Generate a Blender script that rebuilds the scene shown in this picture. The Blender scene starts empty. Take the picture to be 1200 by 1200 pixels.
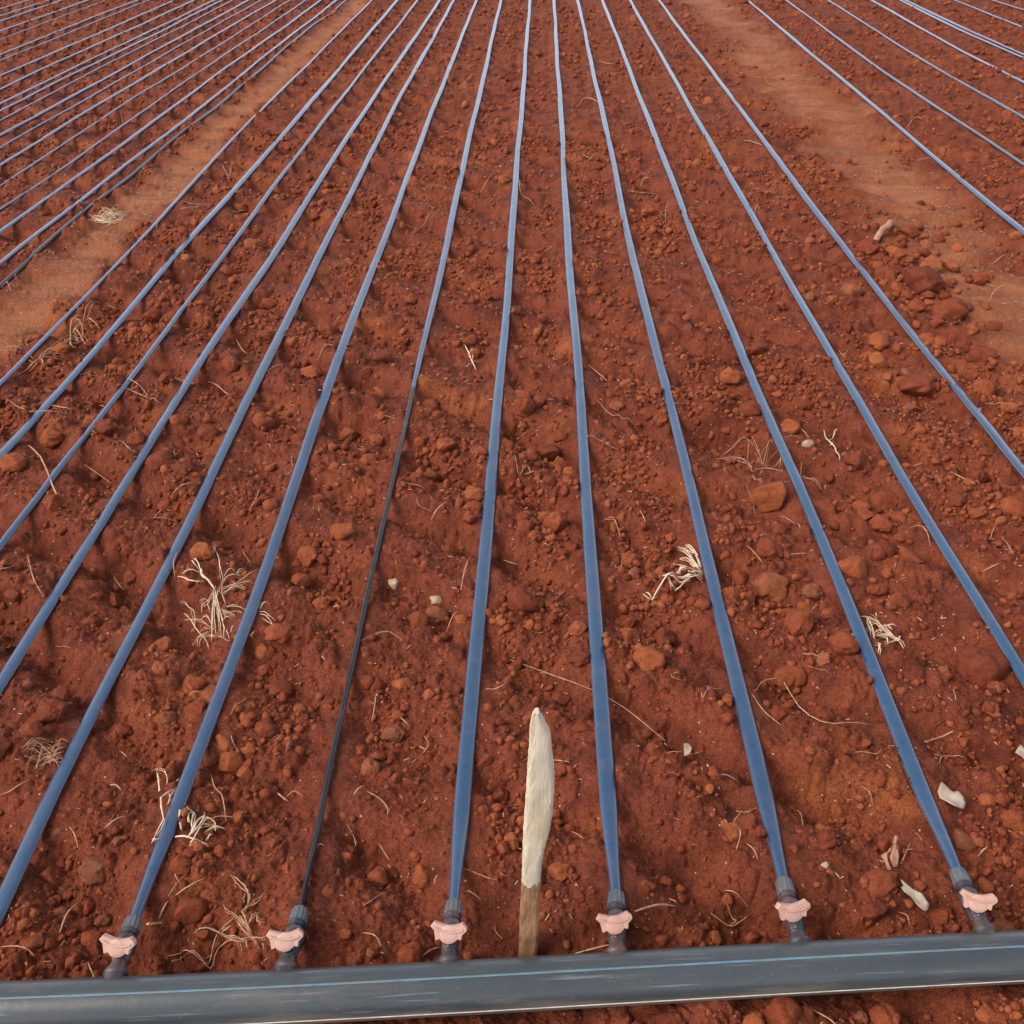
import bpy, math, random
import numpy as np
from mathutils import Vector, Matrix

R = math.radians
rng = np.random.default_rng(7)
random.seed(7)
S = bpy.context.scene
COL = S.collection

# ------------------------------------------------------------------ camera
F, CX, CY = 1200.0, 600.0, 600.0          # focal length and centre, in pixels of the 1200 px photograph
CAMH, PITCH, YAW = 1.06, R(33.2), R(1.36)
cam_d = bpy.data.cameras.new('camera'); cam = bpy.data.objects.new('camera', cam_d); COL.objects.link(cam)
cam_d.sensor_width = 36; cam_d.lens = 36.0; cam_d.clip_start = 0.02; cam_d.clip_end = 2000
cam.location = (0, 0, CAMH); cam.rotation_euler = (math.pi/2 - PITCH, 0, YAW)
S.camera = cam
fwd = np.array([-math.sin(YAW)*math.cos(PITCH), math.cos(YAW)*math.cos(PITCH), -math.sin(PITCH)])
rgt = np.array([math.cos(YAW), math.sin(YAW), 0.0])
dwn = np.cross(fwd, rgt)
CAM = np.array([0, 0, CAMH])

def ray(px, py): return fwd + rgt*(px-CX)/F + dwn*(py-CY)/F
def at(px, py, z=0.0):                     # point of the field at height z that shows at a photo pixel
    d = ray(px, py); t = (z-CAMH)/d[2]; return CAM + d*t
def proj(p):
    v = np.asarray(p, float) - CAM; z = v @ fwd
    return CX + F*(v @ rgt)/z, CY + F*(v @ dwn)/z, z
def depth(x, y, z=0.0): return (np.stack([x, y-0*x, np.full_like(np.asarray(x, float), z)-CAMH], -1)) @ fwd

# ------------------------------------------------------------------ noise
PERM = rng.integers(0, 2**31-1, 65536).astype(np.int64)
def hsh(ix, iy, k):
    return PERM[(PERM[(PERM[(ix + k*977) & 65535] + iy) & 65535] + k) & 65535]
def rnd(ix, iy, k): return (hsh(ix, iy, k) & 0xFFFFF).astype(np.float32)/np.float32(0xFFFFF)
def perlin(x, y, k=0):
    xi = np.floor(x).astype(np.int64); yi = np.floor(y).astype(np.int64)
    xf = (x-xi).astype(np.float32); yf = (y-yi).astype(np.float32)
    u = xf*xf*xf*(xf*(xf*6-15)+10); v = yf*yf*yf*(yf*(yf*6-15)+10)
    def g(dx, dy):
        a = rnd(xi+dx, yi+dy, k)*np.float32(6.28318)
        return np.cos(a)*(xf-dx) + np.sin(a)*(yf-dy)
    return (g(0,0)*(1-u)+g(1,0)*u)*(1-v) + (g(0,1)*(1-u)+g(1,1)*u)*v
def cells(x, y, cell, k, keep, rmin, rmax, sharp=0.5):
    """rounded lumps, at most one per grid cell; height in units of the lump's radius"""
    X = x/cell; Y = y/cell
    xi = np.floor(X).astype(np.int64); yi = np.floor(Y).astype(np.int64)
    out = np.zeros(X.shape, np.float32)
    for dx in (-1, 0, 1):
        for dy in (-1, 0, 1):
            a = rnd(xi+dx, yi+dy, k); b = rnd(xi+dx, yi+dy, k+1); c = rnd(xi+dx, yi+dy, k+2)
            e = rnd(xi+dx, yi+dy, k+3)
            r = np.where(e < keep, rmin+(rmax-rmin)*c*c, 1e-3).astype(np.float32)
            ang = a*7.0; ddx = (X-(xi+dx+a)).astype(np.float32); ddy = (Y-(yi+dy+b)).astype(np.float32)
            q = 0.75+0.5*b
            px_ = (ddx*np.cos(ang)+ddy*np.sin(ang))*q; py_ = (-ddx*np.sin(ang)+ddy*np.cos(ang))/q
            d2 = (px_*px_+py_*py_)/(r*r)
            out = np.maximum(out, np.where(e < keep, r*np.maximum(0, 1-d2)**sharp, 0))
    return out*cell

# ------------------------------------------------------------------ drip tape courses, read as points and taken to the field
TZ = 0.022
MAIN = {   # photo pixels from far to near
 'A': [(437,0),(238,200),(185,257),(0,445)],
 'B': [(467,0),(295,200),(200,303),(0,533)],
 'C': [(490,0),(335,200),(277,278),(187,397),(127,478),(0,640)],
 'D': [(516,0),(380,200),(333,280),(240,420),(125,600),(0,797)],
 'E': [(532,0),(455,140),(400,247),(227,600),(73,900),(0,1057)],
 'F': [(558,0),(500,148),(443,300),(400,415),(337,600),(227,898),(187,1000),(157,1079)],
 'G': [(587,0),(519,300),(497,400),(447,630),(410,797),(385,900),(352,1068)],
 'H': [(621,0),(598,300),(589,400),(555,800),(540,960),(532,1059)],
 'I': [(649,0),(667,300),(674,400),(702,800),(714,960),(722,1049)],
 'J': [(677,0),(742,300),(768,400),(863,800),(902,960),(918,1034)],
 'K': [(706,0),(800,245),(867,400),(1030,800),(1092,950),(1122,1023)],
 'L': [(738,0),(880,250),(967,400),(1200,792)],
 'M': [(772,0),(958,250),(1075,400),(1200,557)],
 'N': [(875,0),(1010,112),(1200,272)],
 'O': [(920,0),(1050,95),(1200,193)],
 'P': [(971,0),(1080,70),(1200,139)],
 'Q': [(1023,0),(1110,52),(1200,97)],
 'R': [(1055,0),(1130,38),(1200,68)],
 'R2': [(1061,0),(1135,36),(1200,64)],
 'S': [(1115,0),(1200,34)],
 'T': [(1162,0),(1200,12)],
}
LEFT0 = [325, 308, 271, 243, 215, 193, 172, 159, 140, 130, 122, 105, 90, 71, 64, 45, 37, 25, 19, 11]
VPX, VPY = 634.0, -186.0
for n, y0 in enumerate(LEFT0):
    pts = []
    for px in (0, 60, 130, 200, 300, 400):
        py = y0 - (y0-VPY)*px/VPX
        if py > -8: pts.append((px, py))
    if len(pts) < 2: pts.append((40, y0-(y0-VPY)*40/VPX))
    MAIN['L%02d' % n] = pts[::-1]
COURSE = {}
for k, pts in MAIN.items():
    w = np.array([at(px, py, TZ) for px, py in pts])
    w = w[np.argsort(w[:, 1])]
    COURSE[k] = w
def tape_x(k, y):
    w = COURSE[k]
    y = np.asarray(y, float); x = np.interp(y, w[:, 1], w[:, 0])
    s = (w[-1, 0]-w[0, 0])/(w[-1, 1]-w[0, 1]); s = np.clip(s, -0.02, 0.02)
    x = np.where(y > w[-1, 1], w[-1, 0]+s*(y-w[-1, 1]), x)
    sn = (w[1, 0]-w[0, 0])/(w[1, 1]-w[0, 1]); sn = np.clip(sn, -0.03, 0.03)
    return np.where(y < w[0, 1], w[0, 0]+sn*(y-w[0, 1]), x)

# ------------------------------------------------------------------ pipe course
PA, PB = at(0, 1180, 0.029), at(1200, 1121.5, 0.029)
PDIR = (PB-PA)/np.linalg.norm(PB-PA); PR = 0.0272
def pipe_dist(x, y):                       # signed: positive on the far side of the pipe's axis
    return (np.asarray(y)-PA[1])*PDIR[0] - (np.asarray(x)-PA[0])*PDIR[1]

# ------------------------------------------------------------------ the ground's relief
def sstep(a, b, x):
    t = np.clip((x-a)/(b-a), 0, 1); return t*t*(3-2*t)
def path_mask(x, y):
    xa = tape_x('A', y); xb = tape_x('L00', y); xm = tape_x('M', y); xn = tape_x('N', y)
    wob = 0.45*perlin(x*0.9, y*0.9, 11)+0.42*perlin(x*3.5, y*3.5, 12)+0.30*perlin(x*11, y*11, 13)
    f = (x-xb)/(xa-xb)+wob*0.5
    left = sstep(-0.02, 0.48, f)*(1-sstep(0.58, 1.0, f))
    f2 = (x-xm)/(xn-xm)+wob*0.45
    right = sstep(0.16, 0.56, f2)*(1-sstep(0.62, 0.98, f2))*(0.75+0.25*sstep(-.3, .2, perlin(x*1.4, y*1.4, 14)))
    m_ = np.maximum(left, right)
    return np.clip(m_*(0.88+0.35*perlin(x*3.3, y*5.5, 15)+0.25*perlin(x*12, y*16, 16)), 0, 0.95)
def relief(x, y, level=3):
    x = np.asarray(x, np.float64); y = np.asarray(y, np.float64)
    pm = path_mask(x, y); c = 1-0.70*pm
    wx = x+0.05*perlin(x*4, y*4, 21); wy = y+0.07*perlin(x*3, y*3, 22)
    ph = (wx*0.54+wy*0.84)/0.205
    rid = np.sin(ph*6.2832)+0.35*np.sin(ph*12.566+1.0)
    rid = rid*np.clip(0.62+0.9*perlin(x*1.9, y*1.9, 23), 0.1, 1.3)
    h = 0.0225*rid*c + 0.022*perlin(x*1.3, y*1.3, 24) + 0.016*perlin(x*5, y*5, 25)*c + 0.010*perlin(x*13, y*13, 26)*c
    h = h - 0.008*pm
    if level >= 2:
        cl = sstep(-0.35, 0.30, perlin(x*3.1, y*3.1, 27))
        h = h + c*cells(x, y, 0.085, 40, 0.42, 0.18, 0.48)*0.62*(0.35+0.65*cl)
        h = h + c*cells(x, y, 0.038, 50, 0.60, 0.18, 0.52)*0.70*(0.35+0.65*cl)
        h = h + 0.0045*perlin(x*34, y*34, 28)*c
    if level >= 3:
        cl2 = sstep(-0.3, 0.25, perlin(x*6.3, y*6.3, 29))
        h = h + c*cells(x, y, 0.0165, 60, 0.80, 0.2, 0.58)*0.85*(0.35+0.65*cl2)
        h = h + (0.15+0.85*c)*cells(x, y, 0.0080, 70, 0.85, 0.2, 0.58)*0.95
        h = h + 0.0024*perlin(x*95, y*95, 30)*c
    # the soil lies low under and just beyond the pipe
    pd = pipe_dist(x, y)
    h = h - 0.020*np.exp(-(pd/0.055)**2)
    return h

# ------------------------------------------------------------------ materials
def mat(name):
    m = bpy.data.materials.new(name); m.use_nodes = True
    nt = m.node_tree; b = nt.nodes['Principled BSDF']; return m, nt, b
def N(nt, t, **kw):
    n = nt.nodes.new(t)
    for k, v in kw.items(): setattr(n, k, v)
    return n
def noise(nt, vec, scale, detail=4, rough=0.6):
    n = N(nt, 'ShaderNodeTexNoise'); n.inputs['Scale'].default_value = scale
    n.inputs['Detail'].default_value = detail; n.inputs['Roughness'].default_value = rough
    nt.links.new(vec, n.inputs['Vector']); return n.outputs['Fac']
def ramp(nt, fac, stops):
    r = N(nt, 'ShaderNodeValToRGB'); e = r.color_ramp.elements
    while len(e) < len(stops): e.new(0.5)
    for el, (p, c) in zip(e, stops):
        el.position = p; el.color = (*c, 1) if len(c) == 3 else c
    nt.links.new(fac, r.inputs['Fac']); return r.outputs['Color']
def mix(nt, fac, a, b, blend='MIX'):
    m = N(nt, 'ShaderNodeMix'); m.data_type = 'RGBA'; m.blend_type = blend
    for s, v in ((m.inputs[0], fac), (m.inputs[6], a), (m.inputs[7], b)):
        if isinstance(v, (int, float)): s.default_value = v
        elif isinstance(v, tuple): s.default_value = (*v, 1) if len(v) == 3 else v
        else: nt.links.new(v, s)
    return m.outputs[2]
def math_(nt, op, a, b=None):
    m = N(nt, 'ShaderNodeMath'); m.operation = op
    for i, v in enumerate((a, b)):
        if v is None: continue
        if isinstance(v, (int, float)): m.inputs[i].default_value = v
        else: nt.links.new(v, m.inputs[i])
    return m.outputs[0]
def bump(nt, bsdf, h, strength, dist, prev=None):
    b = N(nt, 'ShaderNodeBump'); b.inputs['Strength'].default_value = strength; b.inputs['Distance'].default_value = dist
    nt.links.new(h, b.inputs['Height'])
    if prev is not None: nt.links.new(prev, b.inputs['Normal'])
    nt.links.new(b.outputs['Normal'], bsdf.inputs['Normal']); return b.outputs['Normal']
def pos(nt): return N(nt, 'ShaderNodeNewGeometry').outputs['Position']
def objco(nt): return N(nt, 'ShaderNodeTexCoord').outputs['Object']

DARK, RED, ORANGE = (0.080, 0.0190, 0.0105), (0.170, 0.0415, 0.0190), (0.255, 0.074, 0.0275)

def soil_material():
    m, nt, b = mat('red_soil'); p = pos(nt)
    base = ramp(nt, noise(nt, p, 3.3, 5, .62), [(0.30, DARK), (0.44, RED), (0.52, (0.155, 0.039, 0.0210)), (0.57, RED), (0.70, ORANGE)])
    mid = ramp(nt, noise(nt, p, 23, 4, .65), [(0.30, (0.45, 0.42, 0.44)), (0.52, (1, 1, 1)), (0.75, (1.32, 1.4, 1.4))])
    c = mix(nt, 0.85, base, mid, 'MULTIPLY')
    fine = ramp(nt, noise(nt, p, 290, 4, .8), [(0.30, (0.38, 0.34, 0.35)), (0.5, (1, 1, 1)), (0.72, (1.65, 1.75, 1.75))])
    c = mix(nt, 0.75, c, fine, 'MULTIPLY')
    at_ = N(nt, 'ShaderNodeAttribute'); at_.attribute_name = 'dust'
    mp = N(nt, 'ShaderNodeMapping'); mp.inputs['Scale'].default_value = (3.0, 8.0, 1.0); mp.inputs['Rotation'].default_value = (0, 0, 0.25)
    nt.links.new(p, mp.inputs['Vector'])
    dcol = ramp(nt, noise(nt, mp.outputs['Vector'], 2.0, 6, .65), [(0.3, (0.200, 0.064, 0.029)), (0.5, (0.272, 0.102, 0.046)), (0.72, (0.335, 0.142, 0.070))])
    dcol = mix(nt, 0.5, dcol, fine, 'MULTIPLY')
    c = mix(nt, at_.outputs['Fac'], c, dcol)
    # pale grit and chaff grains
    v = N(nt, 'ShaderNodeTexVoronoi'); v.inputs['Scale'].default_value = 120; nt.links.new(p, v.inputs['Vector'])
    vr = N(nt, 'ShaderNodeSeparateColor'); nt.links.new(v.outputs['Color'], vr.inputs[0])
    g1 = math_(nt, 'GREATER_THAN', vr.outputs[0], 0.935)
    g2 = math_(nt, 'LESS_THAN', v.outputs['Distance'], 0.17)
    g = math_(nt, 'MULTIPLY', g1, g2)
    c = mix(nt, math_(nt, 'MULTIPLY', g, 0.75), c, (0.60, 0.36, 0.24))
    nt.links.new(c, b.inputs['Base Color'])
    b.inputs['Roughness'].default_value = 0.80; b.inputs['Specular IOR Level'].default_value = 0.12
    n1 = bump(nt, b, noise(nt, p, 420, 3, .7), 0.95, 0.0022)
    bump(nt, b, noise(nt, p, 120, 4, .65), 0.8, 0.005, n1)
    return m
def clod_material(island):
    m, nt, b = mat('soil_clod' if not island else 'soil_crumb')
    p = pos(nt) if island else objco(nt)
    if island: rr = N(nt, 'ShaderNodeNewGeometry').outputs['Random Per Island']
    else: rr = N(nt, 'ShaderNodeObjectInfo').outputs['Random']
    base = ramp(nt, rr, [(0.0, (0.140, 0.033, 0.0160)), (0.3, (0.182, 0.043, 0.0185)), (0.62, (0.212, 0.053, 0.0220)), (0.90, (0.262, 0.076, 0.0275)), (1.0, (0.185, 0.064, 0.034))])
    if not island:
        gp = pos(nt)
        t = ramp(nt, noise(nt, gp, 55, 5, .68), [(0.3, (0.6, 0.55, 0.55)), (0.5, (1, 1, 1)), (0.72, (1.3, 1.35, 1.35))])
        t2 = ramp(nt, noise(nt, gp, 420, 3, .7), [(0.3, (0.6, 0.55, 0.55)), (0.5, (1, 1, 1)), (0.72, (1.35, 1.4, 1.4))])
        base = mix(nt, 0.9, base, t, 'MULTIPLY'); base = mix(nt, 0.7, base, t2, 'MULTIPLY')
        bump(nt, b, noise(nt, gp, 170, 6, .72), 0.8, 0.004)
    else:
        t = ramp(nt, noise(nt, p, 300, 3, .7), [(0.3, (0.6, 0.55, 0.55)), (0.5, (1, 1, 1)), (0.72, (1.3, 1.35, 1.35))])
        base = mix(nt, 0.8, base, t, 'MULTIPLY')
        bump(nt, b, noise(nt, p, 330, 4, .7), 0.7, 0.002)
    nt.links.new(base, b.inputs['Base Color'])
    b.inputs['Roughness'].default_value = 0.80; b.inputs['Specular IOR Level'].default_value = 0.12
    return m
def straw_material(name, a, c):
    m, nt, b = mat(name); p = pos(nt)
    rr = N(nt, 'ShaderNodeNewGeometry').outputs['Random Per Island']
    col = mix(nt, rr, a, c)
    d = ramp(nt, noise(nt, p, 110, 4, .6), [(0.35, (0.5, 0.36, 0.3)), (0.55, (1, 1, 1))])
    nt.links.new(mix(nt, 0.75, col, d, 'MULTIPLY'), b.inputs['Base Color'])
    b.inputs['Roughness'].default_value = 0.7; b.inputs['Specular IOR Level'].default_value = 0.25
    return m
def tape_material(name, col, dust=0.5, coat=0.45, spec=0.7):
    m, nt, b = mat(name); p = pos(nt)
    uv = N(nt, 'ShaderNodeTexCoord').outputs['UV']
    su = N(nt, 'ShaderNodeSeparateXYZ'); nt.links.new(uv, su.inputs[0])
    # slight colour drift along the tape
    mp = N(nt, 'ShaderNodeMapping'); mp.inputs['Scale'].default_value = (1, 3, 1); nt.links.new(uv, mp.inputs['Vector'])
    drift = ramp(nt, noise(nt, mp.outputs['Vector'], 5, 3, .5), [(0.3, (0.82, 0.84, 0.88)), (0.7, (1.15, 1.12, 1.08))])
    c = mix(nt, 1.0, col, drift, 'MULTIPLY')
    tv = N(nt, 'ShaderNodeObjectInfo').outputs['Random']
    c = mix(nt, 1.0, c, ramp(nt, tv, [(0.0, (0.78, 0.80, 0.84)), (1.0, (1.30, 1.22, 1.15))]), 'MULTIPLY')
    # outlet slits: a small dark dot every 15 cm
    fu = math_(nt, 'FRACT', math_(nt, 'MULTIPLY', su.outputs[0], 1/0.15))
    du = math_(nt, 'MULTIPLY', math_(nt, 'ABSOLUTE', math_(nt, 'SUBTRACT', fu, 0.5)), 0.15)
    dv = math_(nt, 'MULTIPLY', math_(nt, 'ABSOLUTE', math_(nt, 'SUBTRACT', su.outputs[1], 0.27)), 0.045)
    dd = math_(nt, 'LESS_THAN', math_(nt, 'ADD', du, dv), 0.0022)
    c = mix(nt, math_(nt, 'MULTIPLY', dd, 0.8), c, (0.01, 0.015, 0.03))
    ve = math_(nt, 'PINGPONG', su.outputs[1], 0.25)       # 0 on both seams, 0.25 on top
    seam = math_(nt, 'LESS_THAN', ve, 0.028)
    c = mix(nt, math_(nt, 'MULTIPLY', seam, 0.45), c, (0.20, 0.23, 0.27))
    # settled red dust
    dn = ramp(nt, noise(nt, p, 42, 6, .72), [(0.52, (0, 0, 0)), (0.78, (dust,)*3)])
    sp = ramp(nt, noise(nt, p, 700, 2, .6), [(0.60, (0, 0, 0)), (0.70, (dust,)*3)])
    df = math_(nt, 'MAXIMUM', N_r(nt, dn), N_r(nt, sp))
    c = mix(nt, df, c, (0.24, 0.12, 0.085))
    nt.links.new(c, b.inputs['Base Color'])
    r_ = ramp(nt, noise(nt, p, 60, 4, .6), [(0.3, (0.26,)*3), (0.7, (0.42,)*3)])
    nt.links.new(r_, b.inputs['Roughness'])
    b.inputs['IOR'].default_value = 1.60; b.inputs['Specular IOR Level'].default_value = spec; b.inputs['Coat Weight'].default_value = coat; b.inputs['Coat Roughness'].default_value = 0.28
    bump(nt, b, noise(nt, p, 130, 4, .6), 0.12, 0.002)
    return m
def N_r(nt, col):
    s = N(nt, 'ShaderNodeSeparateColor'); nt.links.new(col, s.inputs[0]); return s.outputs[0]
def plain(name, col, rough, dustcol=None, dust=0.0, spec=0.5, bscale=200, bstr=0.15, var=0.25):
    m, nt, b = mat(name); p = pos(nt)
    v = ramp(nt, noise(nt, p, 60, 5, .65), [(0.3, (1-var,)*3), (0.7, (1+var,)*3)])
    c = mix(nt, 1.0, col, v, 'MULTIPLY')
    if dustcol:
        dn = ramp(nt, noise(nt, p, 26, 7, .74), [(0.42, (0, 0, 0)), (0.70, (dust,)*3)])
        c = mix(nt, N_r(nt, dn), c, dustcol)
    nt.links.new(c, b.inputs['Base Color'])
    b.inputs['Roughness'].default_value = rough; b.inputs['Specular IOR Level'].default_value = spec
    bump(nt, b, noise(nt, p, bscale, 4, .6), bstr, 0.002)
    return m
def pipe_material():
    m, nt, b = mat('polythene_pipe'); p = pos(nt); o = objco(nt)
    mp = N(nt, 'ShaderNodeMapping'); mp.inputs['Scale'].default_value = (1.2, 9, 9); nt.links.new(o, mp.inputs['Vector'])
    c = ramp(nt, noise(nt, mp.outputs['Vector'], 2.5, 5, .6), [(0.3, (0.034, 0.045, 0.053)), (0.7, (0.054, 0.066, 0.072))])
    smear = ramp(nt, noise(nt, mp.outputs['Vector'], 6, 7, .72), [(0.52, (0, 0, 0)), (0.80, (0.40,)*3)])
    c = mix(nt, N_r(nt, smear), c, (0.20, 0.165, 0.13))
    speck = ramp(nt, noise(nt, p, 330, 3, .7), [(0.63, (0, 0, 0)), (0.72, (0.55,)*3)])
    c = mix(nt, N_r(nt, speck), c, (0.26, 0.13, 0.09))
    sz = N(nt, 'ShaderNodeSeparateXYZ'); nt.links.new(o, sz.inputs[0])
    mud_bounce = math_(nt, 'SUBTRACT', 1.05, math_(nt, 'MULTIPLY', sz.outputs[2], 1/0.034))  # lower wall lightened: mud, with the soil's reflected light painted in
    mud_bounce = math_(nt, 'ADD', mud_bounce, math_(nt, 'MULTIPLY', math_(nt, 'SUBTRACT', noise(nt, mp.outputs['Vector'], 5, 6, .7), 0.5), 1.6))
    mud_bounce = ramp(nt, mud_bounce, [(0.0, (0, 0, 0)), (0.7, (0.8,)*3)])
    c = mix(nt, N_r(nt, mud_bounce), c, (0.225, 0.185, 0.140))
    # scuffs along the pipe
    mp2 = N(nt, 'ShaderNodeMapping'); mp2.inputs['Scale'].default_value = (8, 220, 220); nt.links.new(o, mp2.inputs['Vector'])
    scr = ramp(nt, noise(nt, mp2.outputs['Vector'], 1.2, 3, .5), [(0.62, (0, 0, 0)), (0.74, (0.35,)*3)])
    c = mix(nt, N_r(nt, scr), c, (0.28, 0.30, 0.32))
    nt.links.new(c, b.inputs['Base Color'])
    rr = ramp(nt, noise(nt, p, 20, 5, .7), [(0.3, (0.27,)*3), (0.7, (0.42,)*3)])
    nt.links.new(rr, b.inputs['Roughness'])
    bump(nt, b, noise(nt, p, 90, 5, .65), 0.12, 0.003)
    return m
def wood_material(name, stops, scale, bs, speck=False):
    m, nt, b = mat(name); o = objco(nt)
    mp = N(nt, 'ShaderNodeMapping'); mp.inputs['Scale'].default_value = scale; nt.links.new(o, mp.inputs['Vector'])
    c = ramp(nt, noise(nt, mp.outputs['Vector'], 1, 6, .68), stops)
    bl = ramp(nt, noise(nt, o, 28, 5, .6), [(0.35, (0.80, 0.76, 0.68)), (0.65, (1.06, 1.05, 1.03))]); c = mix(nt, 0.9, c, bl, 'MULTIPLY')
    so_ = ramp(nt, noise(nt, o, 75, 6, .72), [(0.58, (0, 0, 0)), (0.78, (0.40,)*3)]); c = mix(nt, N_r(nt, so_), c, (0.42, 0.27, 0.17))
    if speck:
        s = ramp(nt, noise(nt, o, 60, 6, .7), [(0.55, (0, 0, 0)), (0.75, (0.5,)*3)])
        c = mix(nt, N_r(nt, s), c, (0.52, 0.42, 0.30))
    nt.links.new(c, b.inputs['Base Color']); b.inputs['Roughness'].default_value = 0.85; b.inputs['Specular IOR Level'].default_value = 0.2
    bump(nt, b, noise(nt, mp.outputs['Vector'], 1.5, 6, .7), bs, 0.003)
    return m

M_SOIL = soil_material(); M_CLOD = clod_material(False); M_CRUMB = clod_material(True)
M_STRAW = straw_material('dry_straw', (0.60, 0.38, 0.24), (0.38, 0.20, 0.11))
M_PALE = straw_material('bleached_straw', (0.78, 0.64, 0.47), (0.60, 0.46, 0.31))
M_ROOT = straw_material('dry_root', (0.58, 0.38, 0.25), (0.36, 0.20, 0.12))
M_TWIG = straw_material('brown_twig', (0.30, 0.17, 0.11), (0.40, 0.24, 0.16))
M_TAPE = tape_material('blue_drip_tape', (0.004, 0.046, 0.120), 0.25)
M_TAPEF = tape_material('dusty_sky_sheen_tape', (0.035, 0.070, 0.165), 0.55)  # dustier, paler copy: grazing sky reflection mixed into the base colour
M_BLACK = tape_material('black_shaded_tape', (0.004, 0.005, 0.009), 0.30, 0.1, 0.4)  # blackened tape copy; on the fold it paints in the lost sky reflection
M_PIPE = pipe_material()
M_STRIPE = plain('pale_blue_stripe', (0.085, 0.20, 0.27), 0.5, (0.16, 0.14, 0.13), 0.75)
M_STRIPE2 = plain('worn_cream_stripe', (0.52, 0.52, 0.44), 0.5, (0.2, 0.15, 0.12), 0.5)
M_PINK = plain('pink_plastic', (0.48, 0.295, 0.24), 0.42, (0.40, 0.17, 0.11), 0.55, 0.45, bstr=0.04, var=0.08)
M_VALVE = plain('black_valve_plastic', (0.022, 0.030, 0.042), 0.42, (0.17, 0.08, 0.055), 0.55)
M_NUT = plain('grey_nut_plastic', (0.075, 0.095, 0.115), 0.45, (0.20, 0.11, 0.08), 0.5)
M_WHITE_ = 0
M_WHITE = wood_material('whitewashed_wood', [(0.25, (0.40, 0.32, 0.22)), (0.42, (0.58, 0.51, 0.39)), (0.75, (0.67, 0.62, 0.51))], (120, 120, 7), 0.6)
M_WOOD = wood_material('rough_brown_wood', [(0.3, (0.17, 0.085, 0.040)), (0.5, (0.30, 0.165, 0.085)), (0.75, (0.46, 0.29, 0.165))], (110, 110, 30), 0.7, True)
M_STONE = plain('pale_stone', (0.38, 0.29, 0.20), 0.85, (0.30, 0.11, 0.06), 0.85, 0.2, 150, 0.7)
M_LEAFG = plain('grey_dry_leaf', (0.34, 0.285, 0.235), 0.8, (0.30, 0.14, 0.09), 0.5, 0.2, 140, 0.5)
M_LEAFB = plain('brown_dry_leaf', (0.36, 0.19, 0.13), 0.75, (0.25, 0.10, 0.06), 0.5, 0.2, 140, 0.5)

# ------------------------------------------------------------------ object helpers
class MB:
    def __init__(s): s.v = []; s.f = []; s.uv = {}; s.mi = []
    def add(s, verts, faces, mi=0):
        n = len(s.v); s.v += [tuple(map(float, p)) for p in verts]
        s.f += [tuple(i+n for i in f) for f in faces]; s.mi += [mi]*len(faces)
    def build(s, name, m, parent=None, smooth=True, loc=None, sharp=None):
        me = bpy.data.meshes.new(name)
        v = s.v
        if loc is not None: v = [(a-loc[0], b-loc[1], c-loc[2]) for a, b, c in v]
        me.from_pydata(v, [], s.f); me.update()
        for mm in (m if isinstance(m, (list, tuple)) else [m]): me.materials.append(mm)
        if any(s.mi): me.polygons.foreach_set('material_index', s.mi)
        if smooth:
            me.polygons.foreach_set('use_smooth', [True]*len(me.polygons))
            if sharp: me.set_sharp_from_angle(angle=R(sharp))
        o = bpy.data.objects.new(name, me); COL.objects.link(o)
        if loc is not None: o.location = loc
        if parent is not None: o.parent = parent
        return o
    def tube(s, pts, rad, n=6, flat=1.0, cap=True, up=(0, 0, 1)):
        pts = [np.asarray(p, float) for p in pts]; k = len(pts)
        if np.isscalar(rad): rad = [rad]*k
        V = []; U = np.array(up, float)
        for i in range(k):
            t = pts[min(i+1, k-1)]-pts[max(i-1, 0)]; t /= np.linalg.norm(t)+1e-12
            a = np.cross(t, U)
            if np.linalg.norm(a) < 1e-3: a = np.cross(t, (1, 0, 0))
            a /= np.linalg.norm(a); b = np.cross(a, t)
            for j in range(n):
                q = 2*math.pi*j/n; V.append(pts[i]+rad[i]*(a*math.cos(q)+b*math.sin(q)*flat))
        Fc = [(i*n+j, i*n+(j+1) % n, (i+1)*n+(j+1) % n, (i+1)*n+j) for i in range(k-1) for j in range(n)]
        if cap: Fc += [tuple(range(n-1, -1, -1)), tuple((k-1)*n+j for j in range(n))]
        s.add(V, Fc)
    def lathe(s, prof, M, n=24, ribs=0, ribamp=0.0):
        """profile [(along, radius)] about the local Y axis, taken through the 4x4 matrix M"""
        V = []
        for (a, r) in prof:
            for j in range(n):
                q = 2*math.pi*j/n; rr = r + (ribamp if (ribs and j % (n//ribs) < (n//ribs)/2) else 0)*(r > 1e-4)
                V.append(M @ Vector((rr*math.cos(q), a, rr*math.sin(q))))
        k = len(prof)
        Fc = [(i*n+j, i*n+(j+1) % n, (i+1)*n+(j+1) % n, (i+1)*n+j) for i in range(k-1) for j in range(n)]
        Fc += [tuple(range(n-1, -1, -1)), tuple((k-1)*n+j for j in range(n))]
        s.add(V, Fc)
def tag(o, label=None, cat=None, group=None, kind=None):
    if label: o['label'] = label
    if cat: o['category'] = cat
    if group: o['group'] = group
    if kind: o['kind'] = kind
    return o
def empty(name, loc):
    o = bpy.data.objects.new(name, None); o.empty_display_size = 0.02; COL.objects.link(o); o.location = loc; return o
def child(o, root):
    o.parent = root; o.matrix_parent_inverse = Matrix.Translation(-Vector(root.location)); return o
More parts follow.
